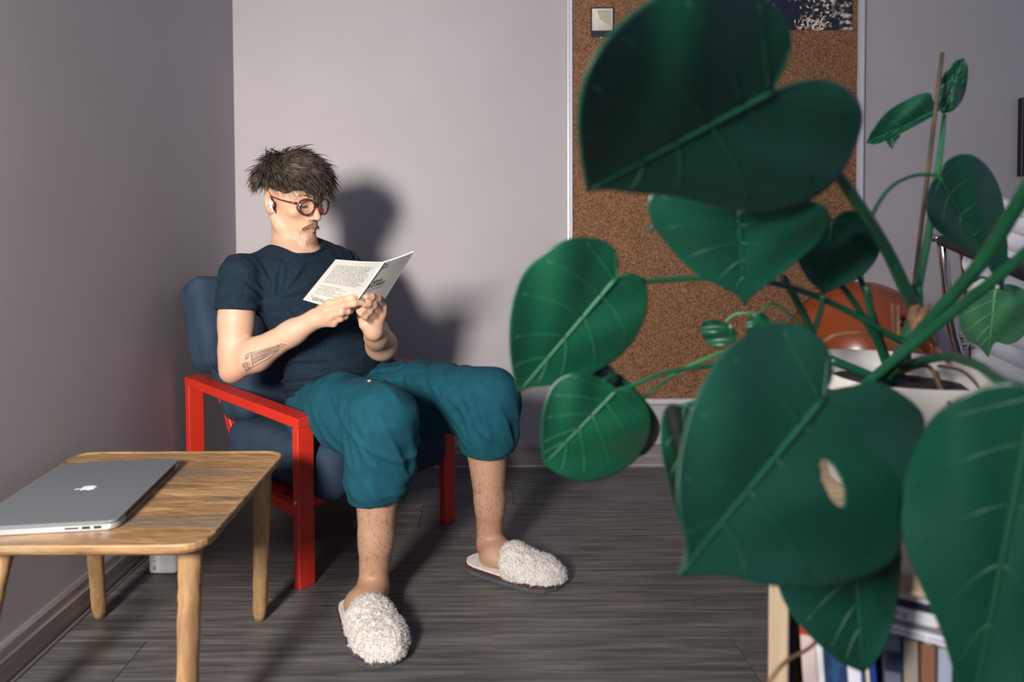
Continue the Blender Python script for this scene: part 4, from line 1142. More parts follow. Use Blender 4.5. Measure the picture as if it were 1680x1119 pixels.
kbox('side_panel', 0, 0.018, 0, BD, 0, BZ - BT, M_pv, case); kbox('side_panel', BW - 0.018, BW, 0, BD, 0, BZ - BT, M_pv, case)
kbox('top_board', 0, BW, 0, BD, BZ - BT, BZ, M_ph, case)
kbox('shelf', 0.018, BW - 0.018, 0.004, BD - 0.008, 0.200, 0.218, M_ph, case); kbox('shelf', 0.018, BW - 0.018, 0.004, BD - 0.008, 0.03, 0.048, M_ph, case)
kbox('back_panel', 0.018, BW - 0.018, BD - 0.008, BD, 0.02, BZ - BT, M_ph, case, 0)
M_paper = mat('book_paper', rgb(222, 216, 204), 0.8)
def spine_text(body, c, ex_, ey_, size, m, parent, bold=0.0):
    def fn(u, v, off): return c + ex_ * u + ey_ * v - N_ * 0.0004
    return print_text(body, fn, (0, 0), 1, 1, size, m, parent, bold=bold)
def upright(name, e0, w, h, col, label, depth=0.15, n0=0.03, lean=0.0, cover2=None):
    m = mat(name + '_cover', col, 0.5)
    zx = (Z + E_ * lean).normalized(); ex_ = (E_ - Z * lean).normalized()
    o = kp(e0, n0, 0.2185)
    bk_ = empty('book', kp(e0 + w / 2, n0 + depth / 2, 0.2185), label, 'book', 'books on the pine shelf')
    def part(nm, a0, a1, d0, d1, z0, z1, mm): return obox(nm, o + ex_ * ((a0 + a1) / 2) + N_ * ((d0 + d1) / 2) + zx * ((z0 + z1) / 2), ex_ * ((a1 - a0) / 2), N_ * ((d1 - d0) / 2), zx * ((z1 - z0) / 2), mm, bk_, 0.0006, 1)
    part('spine', 0, w, 0, 0.0018, 0, h, m); part('cover', 0, 0.0016, 0.0018, depth, 0, h, m); part('cover', w - 0.0016, w, 0.0018, depth, 0, h, cover2 or m)
    part('pages', 0.0017, w - 0.0017, 0.002, depth - 0.003, 0.002, h - 0.003, M_paper)
    return bk_, o, ex_, zx
M_tx_w = mat('spine_white_ink', rgb(226, 222, 218), 0.5); M_tx_r = mat('spine_red_ink', rgb(150, 60, 60), 0.5); M_tx_b = mat('spine_blue_ink', rgb(70, 72, 110), 0.5); M_tx_c = mat('spine_cyan_ink', rgb(110, 170, 190), 0.5)
lean = -0.07
b1, o1, x1_, z1_ = upright('red_white', 0.0425, 0.0135, 0.2155, rgb(196, 176, 176), 'white book with red band and red lettering, first leaning upright in the pine shelf', lean=lean)
obox('red_band', o1 + x1_ * 0.0068 - N_ * 0.0004 + z1_ * 0.2045, x1_ * 0.0068, N_ * 0.0006, z1_ * 0.011, mat('red_band', rgb(180, 44, 30), 0.5), b1)
spine_text('THE NEW TOOLS', o1 + x1_ * 0.0085 + z1_ * 0.07, z1_, -x1_, 0.0068, M_tx_r, b1, 0.01); spine_text('WASHINGTON POST', o1 + x1_ * 0.0025 + z1_ * 0.07, z1_, -x1_, 0.0060, M_tx_r, b1, 0.01)
cols = [(0.0190, 0.006, 0.20, rgb(30, 34, 48), 'dark navy book against the pine side panel', 0.0), (0.0565, 0.006, 0.2145, rgb(206, 208, 212), 'thin pale grey book beside the red and white one', lean),
        (0.0630, 0.020, 0.213, rgb(24, 48, 92), 'thick dark blue book with faint lettering on the pine shelf', lean), (0.0835, 0.0115, 0.2115, rgb(206, 206, 216), 'white book right of the thick dark blue book', lean),
        (0.0955, 0.0036, 0.208, rgb(28, 62, 118), 'slim mid blue book beside the slim cream one', lean), (0.0995, 0.0028, 0.2105, rgb(214, 200, 150), 'slim cream book between two blue books', lean),
        (0.1027, 0.0055, 0.210, rgb(20, 44, 130), 'bright royal blue book on the pine shelf', lean), (0.1090, 0.0135, 0.2095, rgb(92, 100, 116), 'slate grey book with a dark band and cyan lettering', -0.03),
        (0.1232, 0.0115, 0.2085, rgb(136, 130, 118), 'taupe book under the slanting stack', -0.02), (0.1352, 0.0115, 0.2075, rgb(122, 84, 64), 'brown book under the slanting stack', -0.01),
        (0.1472, 0.0105, 0.2065, rgb(146, 158, 176), 'pale blue book under the slanting stack', 0.0), (0.1582, 0.0100, 0.2055, rgb(30, 32, 44), 'black book under the slanting stack', 0.0), (0.1686, 0.0120, 0.2045, rgb(150, 150, 156), 'grey book at the right end of the upright row', 0.0)]
for e0, w, h, c, lab, ln in cols:
    bb_, o_, xx, zz = upright('upright', e0, w, h, c, lab, lean=ln)
    if w == 0.0135:
        obox('dark_band', o_ + xx * 0.0068 - N_ * 0.0004 + zz * 0.185, xx * 0.0068, N_ * 0.0006, zz * 0.010, mat('navy_band', rgb(26, 40, 62), 0.5), bb_); spine_text('ATLAS', o_ + xx * 0.0015 + zz * 0.181, xx, zz, 0.0046, M_tx_c, bb_, 0.01)
    if w == 0.020:
        spine_text('Archipelago', o_ + xx * 0.012 + zz * 0.12, zz, -xx, 0.012, mat('spine_teal_ink', rgb(40, 92, 120), 0.5), bb_)
# books lying on top of the row, sloping down to the right
def lying(e0, z0, L_, th, col, label, slope, depth=0.15, n0=0.028):
    ex_ = (E_ - Z * slope).normalized(); zx = (Z + E_ * slope).normalized(); o = kp(e0, n0, z0)
    m = mat('lying_cover', col, 0.45)
    bk_ = empty('book', o + ex_ * L_ / 2 + N_ * depth / 2, label, 'book', 'books stacked flat on the row')
    def part(nm, a0, a1, d0, d1, z0_, z1_, mm): return obox(nm, o + ex_ * ((a0 + a1) / 2) + N_ * ((d0 + d1) / 2) + zx * ((z0_ + z1_) / 2), ex_ * ((a1 - a0) / 2), N_ * ((d1 - d0) / 2), zx * ((z1_ - z0_) / 2), mm, bk_, 0.0006, 1)
    part('spine', 0, L_, 0, 0.0018, 0, th, m); part('cover', 0, L_, 0.0018, depth, 0, 0.0015, m); part('cover', 0, L_, 0.0018, depth, th - 0.0015, th, m)
    part('pages', 0.003, L_ - 0.003, 0.002, depth - 0.003, 0.0016, th - 0.0016, M_paper)
    return bk_, o, ex_, zx
sl_ = 0.075
b2_, o2, x2, z2 = lying(0.0900, 0.4335, 0.17, 0.0090, rgb(214, 212, 224), 'white book with blue web address on its spine, lowest of the slanting stack', sl_)
spine_text('www.eastina artescan', o2 + x2 * 0.014 + z2 * 0.0028, x2, z2, 0.0062, M_tx_b, b2_)
lying(0.0975, 0.4422, 0.15, 0.0055, rgb(112, 116, 126), 'thin grey book between two white books in the slanting stack', sl_)
b3_, o3, x3, z3 = lying(0.0945, 0.4484, 0.15, 0.0125, rgb(204, 204, 212), 'thick white book with pale logo in the slanting stack', sl_)
spine_text('Qihang', o3 + x3 * 0.003 + z3 * 0.0045, x3, z3, 0.0080, M_tx_b, b3_)
obox('red_stripe', o3 + x3 * 0.075 - N_ * 0.0004 + z3 * 0.0010, x3 * 0.025, N_ * 0.0006, z3 * 0.0010, mat('red_stripe', rgb(168, 60, 58), 0.5), b3_)
lying(0.0975, 0.4609, 0.15, 0.0080, rgb(28, 36, 58), 'dark navy book in the slanting stack', sl_)
lying(0.0985, 0.4690, 0.15, 0.0055, rgb(204, 208, 210), 'thin pale book on top of the slanting stack', sl_)

# ------------------------------------------------------------------ potted plant
M_pot = noise_mat('white_pot', rgb(196, 192, 184), rgb(214, 210, 204), scale=6, rough=0.6, bump=0.1)
M_soil = noise_mat('soil', rgb(26, 22, 20), rgb(52, 42, 34), scale=120, rough=1, bump=1, bdist=0.004)
pc = P(1468, 600, 0.83); pc.z = BZ
plant = empty('potted_monstera', pc, 'large green heart-leaved houseplant in a white pot, filling the right foreground', 'potted plant')
vs, fs = [], []
nP = 36
def pot_ring(r_, z_, tilt, wob):
    out = []
    for k in range(nP):
        a_ = 2 * math.pi * k / nP
        sx = abs(math.cos(a_)) ** 0.75 * (1 if math.cos(a_) > 0 else -1); sy = abs(math.sin(a_)) ** 0.75 * (1 if math.sin(a_) > 0 else -1)
        out.append(V((pc.x + r_ * sx, pc.y + r_ * 0.95 * sy, pc.z + z_ + tilt * math.sin(a_) + wob * math.sin(3 * a_ + 1))))
    return out
lv = [(0.062, 0.001, 0, 0), (0.068, 0.004, 0, 0), (0.084, 0.09, 0.004, 0.001), (0.092, 0.150, 0.012, 0.002), (0.0925, 0.1515, 0.012, 0.002), (0.0900, 0.1515, 0.012, 0.002), (0.0885, 0.148, 0.012, 0.002), (0.084, 0.115, 0.004, 0.001)]
for q in lv: vs += pot_ring(*q)
for i in range(len(lv) - 1):
    for k in range(nP): fs.append((i * nP + k, i * nP + (k + 1) % nP, (i + 1) * nP + (k + 1) % nP, (i + 1) * nP + k))
fs.append(tuple(reversed(range(nP)))); fs.append(tuple(range((len(lv) - 1) * nP, len(lv) * nP)))
tag(link('pot', mesh('pot', vs, fs), M_pot, plant, True), 'white tapered flower pot')
vs = []
fs = []
for j, r_ in enumerate((0.0838, 0.06, 0.03)):
    rl = random.Random(j)
    vs += [q + V((0, 0, rl.uniform(-0.003, 0.004))) for q in pot_ring(r_, 0.128 + 0.003 * j, 0.003, 0)]
for j in range(2):
    for k in range(nP): fs.append((j * nP + k, j * nP + (k + 1) % nP, (j + 1) * nP + (k + 1) % nP, (j + 1) * nP + k))
fs.append(tuple(range(2 * nP, 3 * nP)))
link('soil', mesh('soil', vs, fs), M_soil, plant, True)

def leaf_mat(name, c1, c2, rough=0.38):
    m = noise_mat(name, c1, c2, scale=9, rough=rough, detail=3, bump=0.12, bscale=70, bdist=0.002, lo_=0.3, hi_=0.75)
    b = m.node_tree.nodes['Principled BSDF']; b.inputs['Specular IOR Level'].default_value = 0.45
    return m
M_lf = leaf_mat('leaf_deep', rgb(11, 57, 44), rgb(16, 68, 52))
M_lb = leaf_mat('leaf_bright', rgb(11, 63, 43), rgb(17, 75, 51))
M_ly = leaf_mat('leaf_young', rgb(44, 108, 70), rgb(74, 128, 88), 0.5)
M_vein = mat('leaf_vein', rgb(15, 71, 50), 0.5); M_veiny = mat('leaf_vein_young', rgb(84, 140, 96), 0.45)
M_veinb = mat('leaf_vein_bright', rgb(24, 90, 60), 0.5)
M_stem = noise_mat('stem_green', rgb(11, 68, 45), rgb(18, 84, 54), scale=20, rough=0.4)
M_stem2 = noise_mat('stem_light', rgb(36, 104, 66), rgb(56, 122, 80), scale=20, rough=0.45)
M_bark = noise_mat('stem_brown', rgb(70, 48, 36), rgb(132, 98, 66), scale=40, rough=0.8)

def leaf(att, tip, side_a, side_b, Yc, gx=0.0, gy=0.0, fold=0.02, cup=0.012, m=None, mv=None, hole=None, droop=0.0, veins=True, label=None):
    """leaf from its two margins (picture points, attachment to tip) laid on its own tilted, folded surface at distance Yc; gx, gy = metres of depth per 100 px"""
    m = m or M_lf; mv = mv or (M_veiny if m is M_ly else M_veinb if m is M_lb else M_vein)
    A, T_ = V((att[0], att[1], 0)), V((tip[0], tip[1], 0)); ax = T_ - A; Lp = ax.length; ax = ax / Lp; nx = V((-ax.y, ax.x, 0))
    def cr_(pts): return spline([A] + [V((x_, y_, 0)) for x_, y_ in pts] + [T_], 6 if hole is None else 14)
    sa, sb = cr_(side_a), cr_(side_b)
    wmax = max(abs((q - A).dot(nx)) for q in sa + sb)
    def surf(q, off=0.0):
        s_ = (q - A).dot(ax) / Lp; d = (q - A).dot(nx) / wmax; ad = math.sqrt(d * d + 0.0016)
        y_ = Yc + gx * (q.x - A.x) / 100 + gy * (q.y - A.y) / 100
        y_ += -fold * ad + cup * d * d * 1.6 + droop * s_ * s_
        y_ += 0.0035 * math.sin(9.5 * (s_ + 0.55 * abs(d)) ) * min(1, abs(d) * 2.5)       # quilting between the side veins
        return P(q.x, q.y, y_ - off)
    loop = sa + sb[-2:0:-1]
    n = len(loop); c0 = A.lerp(T_, 0.30)
    rings = [0.12, 0.25, 0.38, 0.5, 0.62, 0.73, 0.83, 0.91, 0.97, 1.0] if hole is None else list(np.linspace(0.04, 1, 40))
    bm = bmesh.new(); rows = []
    cv = bm.verts.new(surf(c0))
    flat = []
    for t in rings:
        row = []
        for q in loop:
            p2 = c0.lerp(q, t); row.append(bm.verts.new(surf(p2))); flat.append(p2)
        rows.append(row)
    def inhole(*qs):
        if hole is None: return False
        for q in qs:
            if (((q.x - hole[0]) * math.cos(hole[4]) + (q.y - hole[1]) * math.sin(hole[4])) / hole[2]) ** 2 + ((-(q.x - hole[0]) * math.sin(hole[4]) + (q.y - hole[1]) * math.cos(hole[4])) / hole[3]) ** 2 > 1: return False
        return True
    for i in range(n): bm.faces.new([cv, rows[0][i], rows[0][(i + 1) % n]])
    for r_ in range(len(rings) - 1):
        for i in range(n):
            j = (i + 1) % n
            if inhole(flat[r_ * n + i], flat[r_ * n + j], flat[(r_ + 1) * n + i], flat[(r_ + 1) * n + j]): continue
            bm.faces.new([rows[r_][i], rows[r_ + 1][i], rows[r_ + 1][j], rows[r_][j]])
    o = bmo('leaf', bm, m, plant, True)
    md = o.modifiers.new('thickness', 'SOLIDIFY'); md.thickness = 0.0011; md.offset = 0
    if label: o['label'] = label
    if veins:
        k = Yc / 0.55
        vs, fs = [], []
        mid = [A.lerp(T_, t) for t in np.linspace(0, 0.97, 18)]
        tube_data([surf(q, 0.0006) for q in mid], list(np.linspace(0.0034, 0.0007, 18) * (Lp * Yc / 1080 / 0.2) ** 0.6), 6, vs, fs)
        link('midrib', mesh('midrib', vs, fs), mv, o, True)
        for sd_ in (sa, sb):
            for t0, fr_ in ((0.0, 0.16), (0.02, 0.34), (0.16, 0.50), (0.34, 0.64), (0.52, 0.77), (0.70, 0.88)):
                p0 = A.lerp(T_, t0); p1 = p0.lerp(sd_[int(fr_ * (len(sd_) - 1))], 0.88); pm = p0.lerp(p1, 0.5) - ax * (0.05 * Lp if t0 > 0.1 else 0.0)
                pts = [(p0 * (1 - t) ** 2 + pm * 2 * t * (1 - t) + p1 * t * t) for t in np.linspace(0, 1, 10)]
                vs, fs = [], []
                tube_data([surf(q, 0.0009) for q in pts], list(np.linspace(0.0011, 0.0004, 10)), 5, vs, fs)
                link('vein', mesh('vein', vs, fs), mv, o, True)
    return o
# 1 top leaf
leaf((1268, 150), (962, 315), [(1290, 105), (1298, 60), (1275, 12), (1225, -22), (1150, -30), (1080, -8), (1010, 45), (965, 110), (948, 175), (950, 245)],
     [(1300, 137), (1350, 130), (1395, 150), (1415, 190), (1400, 245), (1372, 295), (1320, 332), (1250, 347), (1175, 340), (1110, 322), (1050, 318), (1000, 312)], 0.50, 0.030, 0.035, fold=0.025, cup=0.02)
# 2 below it
leaf((1212, 345), (1222, 503), [(1180, 322), (1120, 308), (1068, 320), (1066, 355), (1090, 395), (1130, 440), (1180, 470), (1208, 485)],
     [(1250, 330), (1310, 328), (1350, 336), (1362, 360), (1345, 395), (1300, 435), (1262, 465), (1235, 485)], 0.60, 0.0, 0.03, fold=0.02)
# 3 to its right
leaf((1365, 362), (1352, 482), [(1352, 340), (1330, 338), (1312, 370), (1308, 420), (1322, 452), (1338, 470)],
     [(1385, 347), (1420, 350), (1442, 385), (1440, 420), (1415, 452), (1375, 472)], 0.70, 0.01, 0.02, fold=0.015, m=M_lf)
# 4 left leaf
leaf((1012, 455), (850, 645), [(1014, 425), (1000, 400), (970, 390), (930, 393), (885, 420), (852, 460), (838, 515), (836, 570), (842, 615)],
     [(1030, 447), (1052, 455), (1062, 480), (1058, 520), (1035, 565), (995, 600), (950, 622), (905, 632), (870, 636)], 0.66, 0.025, 0.02, fold=0.02, m=M_lb)
# 5 lower left, bright
leaf((1012, 640), (893, 762), [(985, 620), (945, 612), (910, 628), (892, 670), (888, 715), (889, 745)],
     [(1040, 640), (1062, 668), (1066, 710), (1045, 752), (1005, 780), (960, 790), (920, 780)], 0.68, 0.02, 0.015, fold=0.015, m=M_lb)
leaf((1000, 635), (1040, 752), [(975, 625), (968, 640), (985, 690), (1015, 735)], [(1012, 612), (1045, 640), (1078, 685), (1080, 715), (1062, 742)], 0.715, 0.02, 0.02, fold=0.01)
leaf((1000, 640), (960, 625), [(990, 655), (972, 645)], [(1012, 618), (1000, 600), (985, 605)], 0.70, fold=0.005, veins=False)
# 6 big lower leaf
leaf((1352, 652), (1112, 945), [(1366, 610), (1352, 562), (1310, 533), (1265, 530), (1215, 555), (1170, 600), (1135, 670), (1115, 750), (1112, 830), (1125, 900)],
     [(1390, 640), (1425, 625), (1470, 640), (1515, 685), (1500, 760), (1478, 830), (1475, 905), (1430, 942), (1360, 962), (1270, 962), (1190, 945)], 0.515, 0.020, -0.008, fold=0.03, cup=0.024, hole=(1366, 793, 17, 46, -0.42))
# 7 under it
leaf((1400, 860), (1416, 1104), [(1350, 845), (1290, 880), (1275, 950), (1300, 1010), (1345, 1060), (1385, 1090)],
     [(1440, 850), (1476, 890), (1475, 960), (1462, 1030), (1440, 1080)], 0.565, 0.008, -0.002, fold=0.02)
# 8 right foreground
leaf((1700, 640), (1590, 1190), [(1660, 628), (1600, 640), (1540, 675), (1500, 735), (1478, 810), (1480, 880), (1510, 960), (1545, 1040), (1572, 1130)],
     [(1760, 630), (1830, 680), (1860, 780), (1840, 900), (1780, 1020), (1690, 1130)], 0.45, -0.02, 0.012, fold=0.03, cup=0.025)
# 9 young hanging leaf
leaf((1633, 475), (1621, 586), [(1612, 468), (1588, 480), (1573, 505), (1577, 540), (1592, 560), (1608, 570)],
     [(1655, 466), (1685, 480), (1695, 515), (1680, 550), (1655, 565), (1632, 562)], 0.92, 0.01, 0.02, fold=0.01, m=M_ly)
# 10 dark upper right
leaf((1541, 290), (1645, 478), [(1528, 300), (1520, 330), (1524, 360), (1545, 385), (1580, 405), (1615, 430), (1638, 455)],
     [(1550, 268), (1572, 254), (1598, 256), (1625, 280), (1643, 320), (1650, 370), (1653, 420)], 0.80, 0.02, 0.02, fold=0.02)
# 11, 12 the folded pair at the top
leaf((1540, 180), (1421, 235), [(1530, 165), (1525, 153), (1500, 158), (1460, 180), (1435, 208)], [(1530, 190), (1505, 205), (1470, 222), (1440, 236)], 0.92, 0.02, 0.05, fold=0.012, m=M_lb)
leaf((1470, 222), (1463, 244), [(1455, 228), (1456, 236)], [(1478, 222), (1470, 232)], 0.925, fold=0.002, m=M_lb, veins=False)
leaf((1547, 186), (1581, 95), [(1538, 170), (1539, 145), (1550, 120), (1565, 102)], [(1565, 180), (1580, 160), (1587, 130), (1587, 108)], 0.93, 0.02, 0.03, fold=0.012, m=M_lb)
# 13, 14 small ones left of the pot
leaf((1188, 528), (1206, 560), [(1170, 524), (1152, 530), (1150, 545), (1160, 562), (1180, 571)], [(1200, 535), (1208, 545)], 0.76, fold=0.006, m=M_lb, veins=False)
leaf((1228, 520), (1272, 538), [(1224, 530), (1226, 548), (1250, 556)], [(1240, 514), (1258, 518)], 0.72, fold=0.006, m=M_lb, veins=False)
# 15 edge-on leaf behind the big one
leaf((1120, 668), (1128, 880), [(1098, 664), (1085, 690), (1086, 740), (1098, 800), (1112, 850)], [(1140, 680), (1160, 740), (1160, 820)], 0.62, 0.10, 0.0, fold=0.01, m=M_lb)
# 16 small tip left of leaf 2
leaf((1075, 368), (1062, 382), [(1066, 371)], [(1072, 378)], 0.62, fold=0.002, veins=False, m=M_lb)

def stalk(pts, r0, r1, m=None, name='petiole', sub=5):
    ps = [P(*p) for p in pts]
    return tube(name, ps, list(np.linspace(r0, r1, len(ps))), m or M_stem, plant, 8, sub=sub)
def at_leaf(px, py, Y): return (px, py, Y)
stalk([(1445, 650, 0.83), (1470, 600, 0.82), (1500, 520, 0.80), (1503, 470, 0.78)], 0.009, 0.007, M_stem, 'stem')
stalk([(1500, 500, 0.80), (1488, 480, 0.77), (1460, 420, 0.72), (1428, 365, 0.66), (1376, 288, 0.60), (1310, 200, 0.555), (1268, 152, 0.505)], 0.0085, 0.0032)
stalk([(1425, 640, 0.80), (1470, 590, 0.76), (1540, 510, 0.70), (1610, 430, 0.62), (1680, 318, 0.55), (1760, 190, 0.48)], 0.0072, 0.0058)
stalk([(1400, 648, 0.80), (1480, 580, 0.74), (1560, 515, 0.68), (1640, 452, 0.60), (1700, 400, 0.55), (1790, 320, 0.48)], 0.0062, 0.0048)
stalk([(1500, 560, 0.80), (1470, 555, 0.79), (1400, 515, 0.76), (1330, 483, 0.73), (1255, 462, 0.71), (1150, 456, 0.69), (1062, 461, 0.675), (1014, 457, 0.665)], 0.0045, 0.0026)
stalk([(1330, 600, 0.80), (1240, 590, 0.75), (1165, 600, 0.72), (1090, 612, 0.70), (1040, 632, 0.69), (1012, 640, 0.685)], 0.0030, 0.0022)
stalk([(1340, 560, 0.80), (1250, 560, 0.77), (1180, 580, 0.74), (1120, 606, 0.73), (1075, 638, 0.72), (1045, 660, 0.715)], 0.0026, 0.0018, M_stem2)
stalk([(1340, 560, 0.80), (1310, 528, 0.78), (1290, 512, 0.77), (1266, 498, 0.765), (1245, 515, 0.755), (1230, 521, 0.722)], 0.0020, 0.0014, M_stem2)
stalk([(1252, 516, 0.755), (1225, 514, 0.755), (1205, 516, 0.76), (1190, 528, 0.762)], 0.0016, 0.0014, M_stem2)
stalk([(1500, 500, 0.81), (1512, 440, 0.82), (1524, 380, 0.83), (1534, 310, 0.85), (1544, 240, 0.89), (1549, 190, 0.925)], 0.0055, 0.0028, M_stem2)
stalk([(1426, 368, 0.69), (1440, 335, 0.72), (1465, 304, 0.76), (1500, 288, 0.79), (1532, 287, 0.80), (1541, 291, 0.80)], 0.0024, 0.0022, M_stem2)
stalk([(1422, 470, 0.74), (1430, 520, 0.77), (1442, 565, 0.80), (1456, 606, 0.82)], 0.004, 0.0046, M_stem)
stalk([(1285, 455, 0.74), (1305, 490, 0.76), (1325, 530, 0.78), (1340, 575, 0.80)], 0.0042, 0.0046, M_stem)
stalk([(1350, 485, 0.72), (1345, 515, 0.75), (1335, 545, 0.79)], 0.003, 0.0035, M_stem)
stalk([(1480, 600, 0.80), (1520, 590, 0.74), (1565, 586, 0.66), (1605, 600, 0.58), (1640, 625, 0.50), (1695, 642, 0.452)], 0.005, 0.0036)
stalk([(1597, 462, 0.86), (1612, 455, 0.89), (1626, 462, 0.915), (1632, 476, 0.92)], 0.0020, 0.0014, M_stem)
stalk([(1362, 590, 0.82), (1400, 605, 0.82), (1450, 625, 0.82)], 0.006, 0.005)
stalk([(1440, 640, 0.82), (1400, 640, 0.72), (1370, 645, 0.60), (1352, 653, 0.525)], 0.005, 0.0034)
stalk([(1440, 650, 0.82), (1425, 720, 0.74), (1405, 800, 0.64), (1400, 862, 0.567)], 0.004, 0.003)
stalk([(1440, 650, 0.82), (1300, 640, 0.74), (1180, 650, 0.66), (1122, 668, 0.625)], 0.004, 0.003)
stalk([(1460, 600, 0.82), (1390, 480, 0.76), (1290, 385, 0.68), (1214, 347, 0.603)], 0.004, 0.003)
stalk([(1460, 600, 0.82), (1420, 480, 0.78), (1385, 400, 0.74), (1366, 364, 0.703)], 0.0036, 0.0026)
# dry sheath and aerial roots
for q_ in ([(1502, 545, 0.79), (1497, 520, 0.782), (1501, 500, 0.785), (1497, 486, 0.79)], [(1506, 545, 0.785), (1510, 525, 0.778), (1516, 510, 0.78), (1527, 500, 0.785)], [(1510, 550, 0.79), (1516, 535, 0.784), (1524, 527, 0.785), (1530, 530, 0.79)], [(1500, 550, 0.785), (1505, 532, 0.779), (1509, 512, 0.782), (1506, 495, 0.788)]):
    tube('sheath', [P(*k) for k in q_], [0.005, 0.0062, 0.0045, 0.0008], M_bark, plant, 7, sub=3, flat=0.5)
stalk([(1470, 615, 0.80), (1520, 600, 0.78), (1545, 640, 0.76), (1572, 690, 0.72)], 0.003, 0.002, M_bark, 'aerial_root')
stalk([(1535, 610, 0.79), (1548, 650, 0.77), (1550, 700, 0.74)], 0.0026, 0.0016, M_bark, 'aerial_root')
stalk([(1540, 600, 0.80), (1580, 610, 0.80), (1610, 640, 0.80)], 0.002, 0.0014, M_bark, 'aerial_root')
stalk([(1345, 565, 0.80), (1370, 550, 0.79), (1410, 546, 0.79), (1450, 556, 0.80), (1490, 575, 0.81)], 0.0018, 0.0016, M_bark, 'aerial_root')
stalk([(1500, 520, 0.79), (1530, 560, 0.76), (1560, 600, 0.70)], 0.0026, 0.002, M_bark, 'aerial_root')
stalk([(1352, 1040, 0.60), (1325, 1065, 0.59), (1290, 1085, 0.585), (1262, 1120, 0.58), (1250, 1160, 0.58)], 0.0016, 0.0018, M_bark, 'aerial_root')
stalk([(1555, 1020, 0.55), (1570, 1065, 0.545), (1590, 1122, 0.54), (1600, 1160, 0.54)], 0.0018, 0.0018, M_bark, 'aerial_root')
tube('stake', [P(1546, 87, 0.90), P(1524, 270, 0.87), P(1500, 470, 0.835), P(1490, 600, 0.82)], [0.0026, 0.0026, 0.0026, 0.0026], noise_mat('bamboo', rgb(58, 50, 36), rgb(98, 84, 58), scale=30, rough=0.6), plant, 8, sub=6)
for a_, b_ in (((1464, 498, 0.86), (1469, 600, 0.85)), ((1473, 501, 0.862), (1474, 600, 0.85))):
    tube('stick', [P(*a_), P(*b_)], 0.0019, mat('pale_wood_stick', rgb(196, 158, 104), 0.6), plant, 8)

# ------------------------------------------------------------------ orange moulded chair
M_or = noise_mat('orange_shell', rgb(124, 54, 18), rgb(140, 64, 22), scale=4, rough=0.25)
oc = P(1440, 560, 1.72)
och = empty('moulded_chair', (oc.x, oc.y + 0.15, 0), 'glossy orange-brown moulded chair behind the potted plant', 'chair')
C = Field(oc - V((0.26, 0.26, 0.24)), oc + V((0.26, 0.44, 0.26)), 0.006)
C.add(ell(oc + V((0.0, 0.09, -0.05)), (0.186, 0.20, 0.205)), 0.01)
C.sub(ell(oc + V((0.0, 0.105, -0.042)), (0.175, 0.20, 0.192)), 0.004)
C.sub(rbox(oc + V((0.1, 0.34, 0.10)), (0.4, 0.17, 0.4), None, 0.01), 0.01)
C.sub(ell(oc + V((0.045, -0.08, 0.028)), (0.022, 0.10, 0.058), np.array(Matrix.Rotation(math.radians(38), 3, 'Y'))), 0.004)
link('shell', C.mesh('shell'), M_or, och)
for sx in (-1, 1):
    for sy in (0.0, 0.22):
        tube('leg', [oc + V((sx * 0.08, sy, -0.20)), V((oc.x + sx * 0.15, oc.y + sy + (0.04 if sy else -0.04), 0.0))], [0.012, 0.009], M_metal, och, 8)

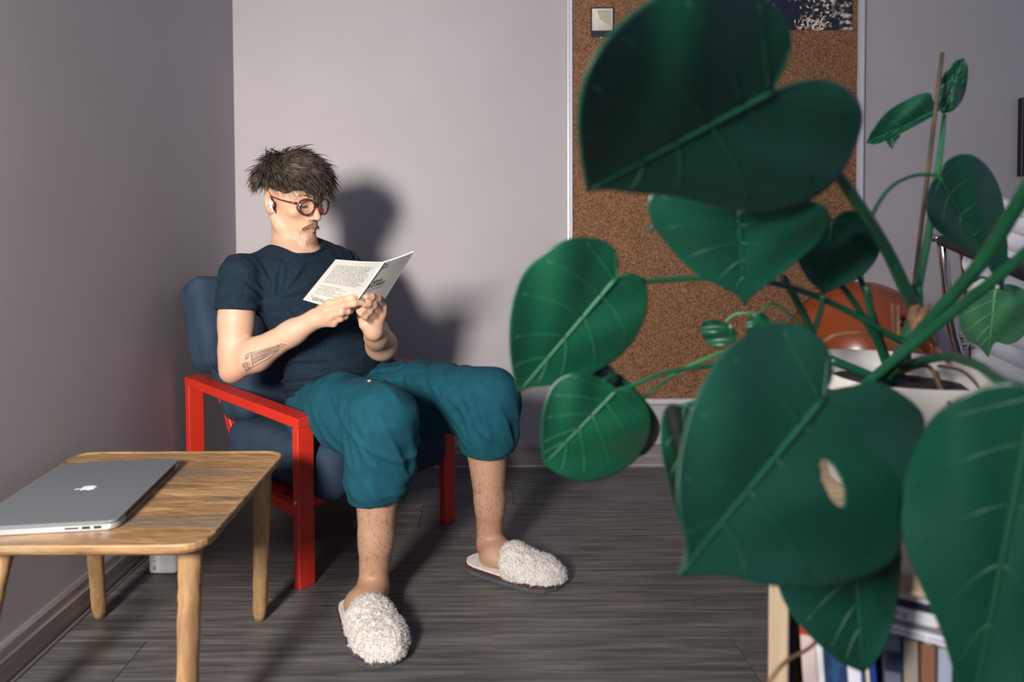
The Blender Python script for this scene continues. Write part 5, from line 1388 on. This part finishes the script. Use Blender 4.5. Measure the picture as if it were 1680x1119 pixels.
# ------------------------------------------------------------------ white ribbed office chair
M_wl = noise_mat('white_leather', rgb(222, 225, 233), rgb(232, 235, 242), scale=6, rough=0.45)
M_chr = mat('chrome', rgb(190, 184, 180), 0.12, Metallic=1.0)
TLq, TRq, BLq, BRq = P(1574, 322, 1.42), P(1800, 395, 1.20), P(1606, 660, 1.46), P(1830, 770, 1.22)
wch = empty('office_chair', ((BLq.x + BRq.x) / 2, (BLq.y + BRq.y) / 2, 0), 'white ribbed office chair with chrome frame at the right edge', 'chair')
nq = (TRq - TLq).cross(BLq - TLq).normalized()
if nq.dot(CAM_C - TLq) < 0: nq = -nq
def wq(u, v, off=0.0): return TLq.lerp(TRq, u).lerp(BLq.lerp(BRq, u), v) + nq * off
nr_ = 11
for k in range(nr_):
    vs, fs = [], []
    for i in range(9):
        for j in range(9):
            t = j / 8; vs.append(wq(i / 8, (k + t) / nr_, 0.011 * math.sin(math.pi * t) ** 0.6))
    for i in range(9):
        for j in (0, 8): vs.append(wq(i / 8, (k + j / 8) / nr_, -0.012))
    for i in range(8):
        for j in range(8): fs.append((i * 9 + j, (i + 1) * 9 + j, (i + 1) * 9 + j + 1, i * 9 + j + 1))
    for i in range(8): fs.append((81 + 2 * i, 81 + 2 * i + 1, 81 + 2 * i + 3, 81 + 2 * i + 2))
    link('back_rib', mesh('back_rib', vs, fs), M_wl, wch, True)
for u_ in (-0.02, 1.02):
    tube('side_rail', [wq(u_, -0.02), wq(u_, 0.5, -0.006), wq(u_, 1.02)], 0.009, M_chr, wch, 10, sub=6)
obox('head_bar', wq(0.5, -0.03), (TRq - TLq) * 0.51, nq * 0.010, (TLq - BLq).normalized() * 0.012, mat('white_bar', rgb(206, 204, 200), 0.4), wch, 0.004, 2)
ar0, ar1 = P(1549, 393, 1.34), P(1790, 492, 1.02)
axr = ar1 - ar0; sd2 = axr.normalized().cross(Z).normalized()
obox('armrest', (ar0 + ar1) / 2, axr / 2, sd2 * 0.018, Z * 0.010, M_dark, wch, 0.006, 3, True)
tube('armrest_frame', [ar0 + Z * 0.004 + sd2 * 0.02, ar0 - axr.normalized() * 0.008 - Z * 0.004, ar0 + V((0.006, 0.004, -0.06)), ar0 + V((0.03, 0.01, -0.20)), P(1600, 640, 1.35), P(1640, 700, 1.32)], [0.009] * 6, M_chr, wch, 10, sub=5)
for q in (P(1580, 565, 1.38), P(1574, 553, 1.38)):
    bm = bmesh.new(); bmesh.ops.create_cone(bm, cap_ends=True, segments=12, radius1=0.012, radius2=0.008, depth=0.02)
    bmesh.ops.transform(bm, matrix=Matrix.Translation(q) @ Matrix.Rotation(1.2, 4, 'X'), verts=bm.verts); bmo('bolt', bm, M_chr, wch, True)
seat_c = (BLq + BRq) / 2 - nq * -0.16 + Z * -0.02
obox('seat', seat_c, (BRq - BLq) * 0.5, nq * 0.2, Z * 0.03, M_wl, wch, 0.02, 3, True)
tube('column', [seat_c - Z * 0.02, V((seat_c.x, seat_c.y, 0.06))], 0.02, M_chr, wch, 12)
for k in range(5):
    a_ = k * 2 * math.pi / 5; tube('base_leg', [V((seat_c.x, seat_c.y, 0.075)), V((seat_c.x + 0.24 * math.cos(a_), seat_c.y + 0.24 * math.sin(a_), 0.022))], [0.018, 0.012], M_chr, wch, 8)
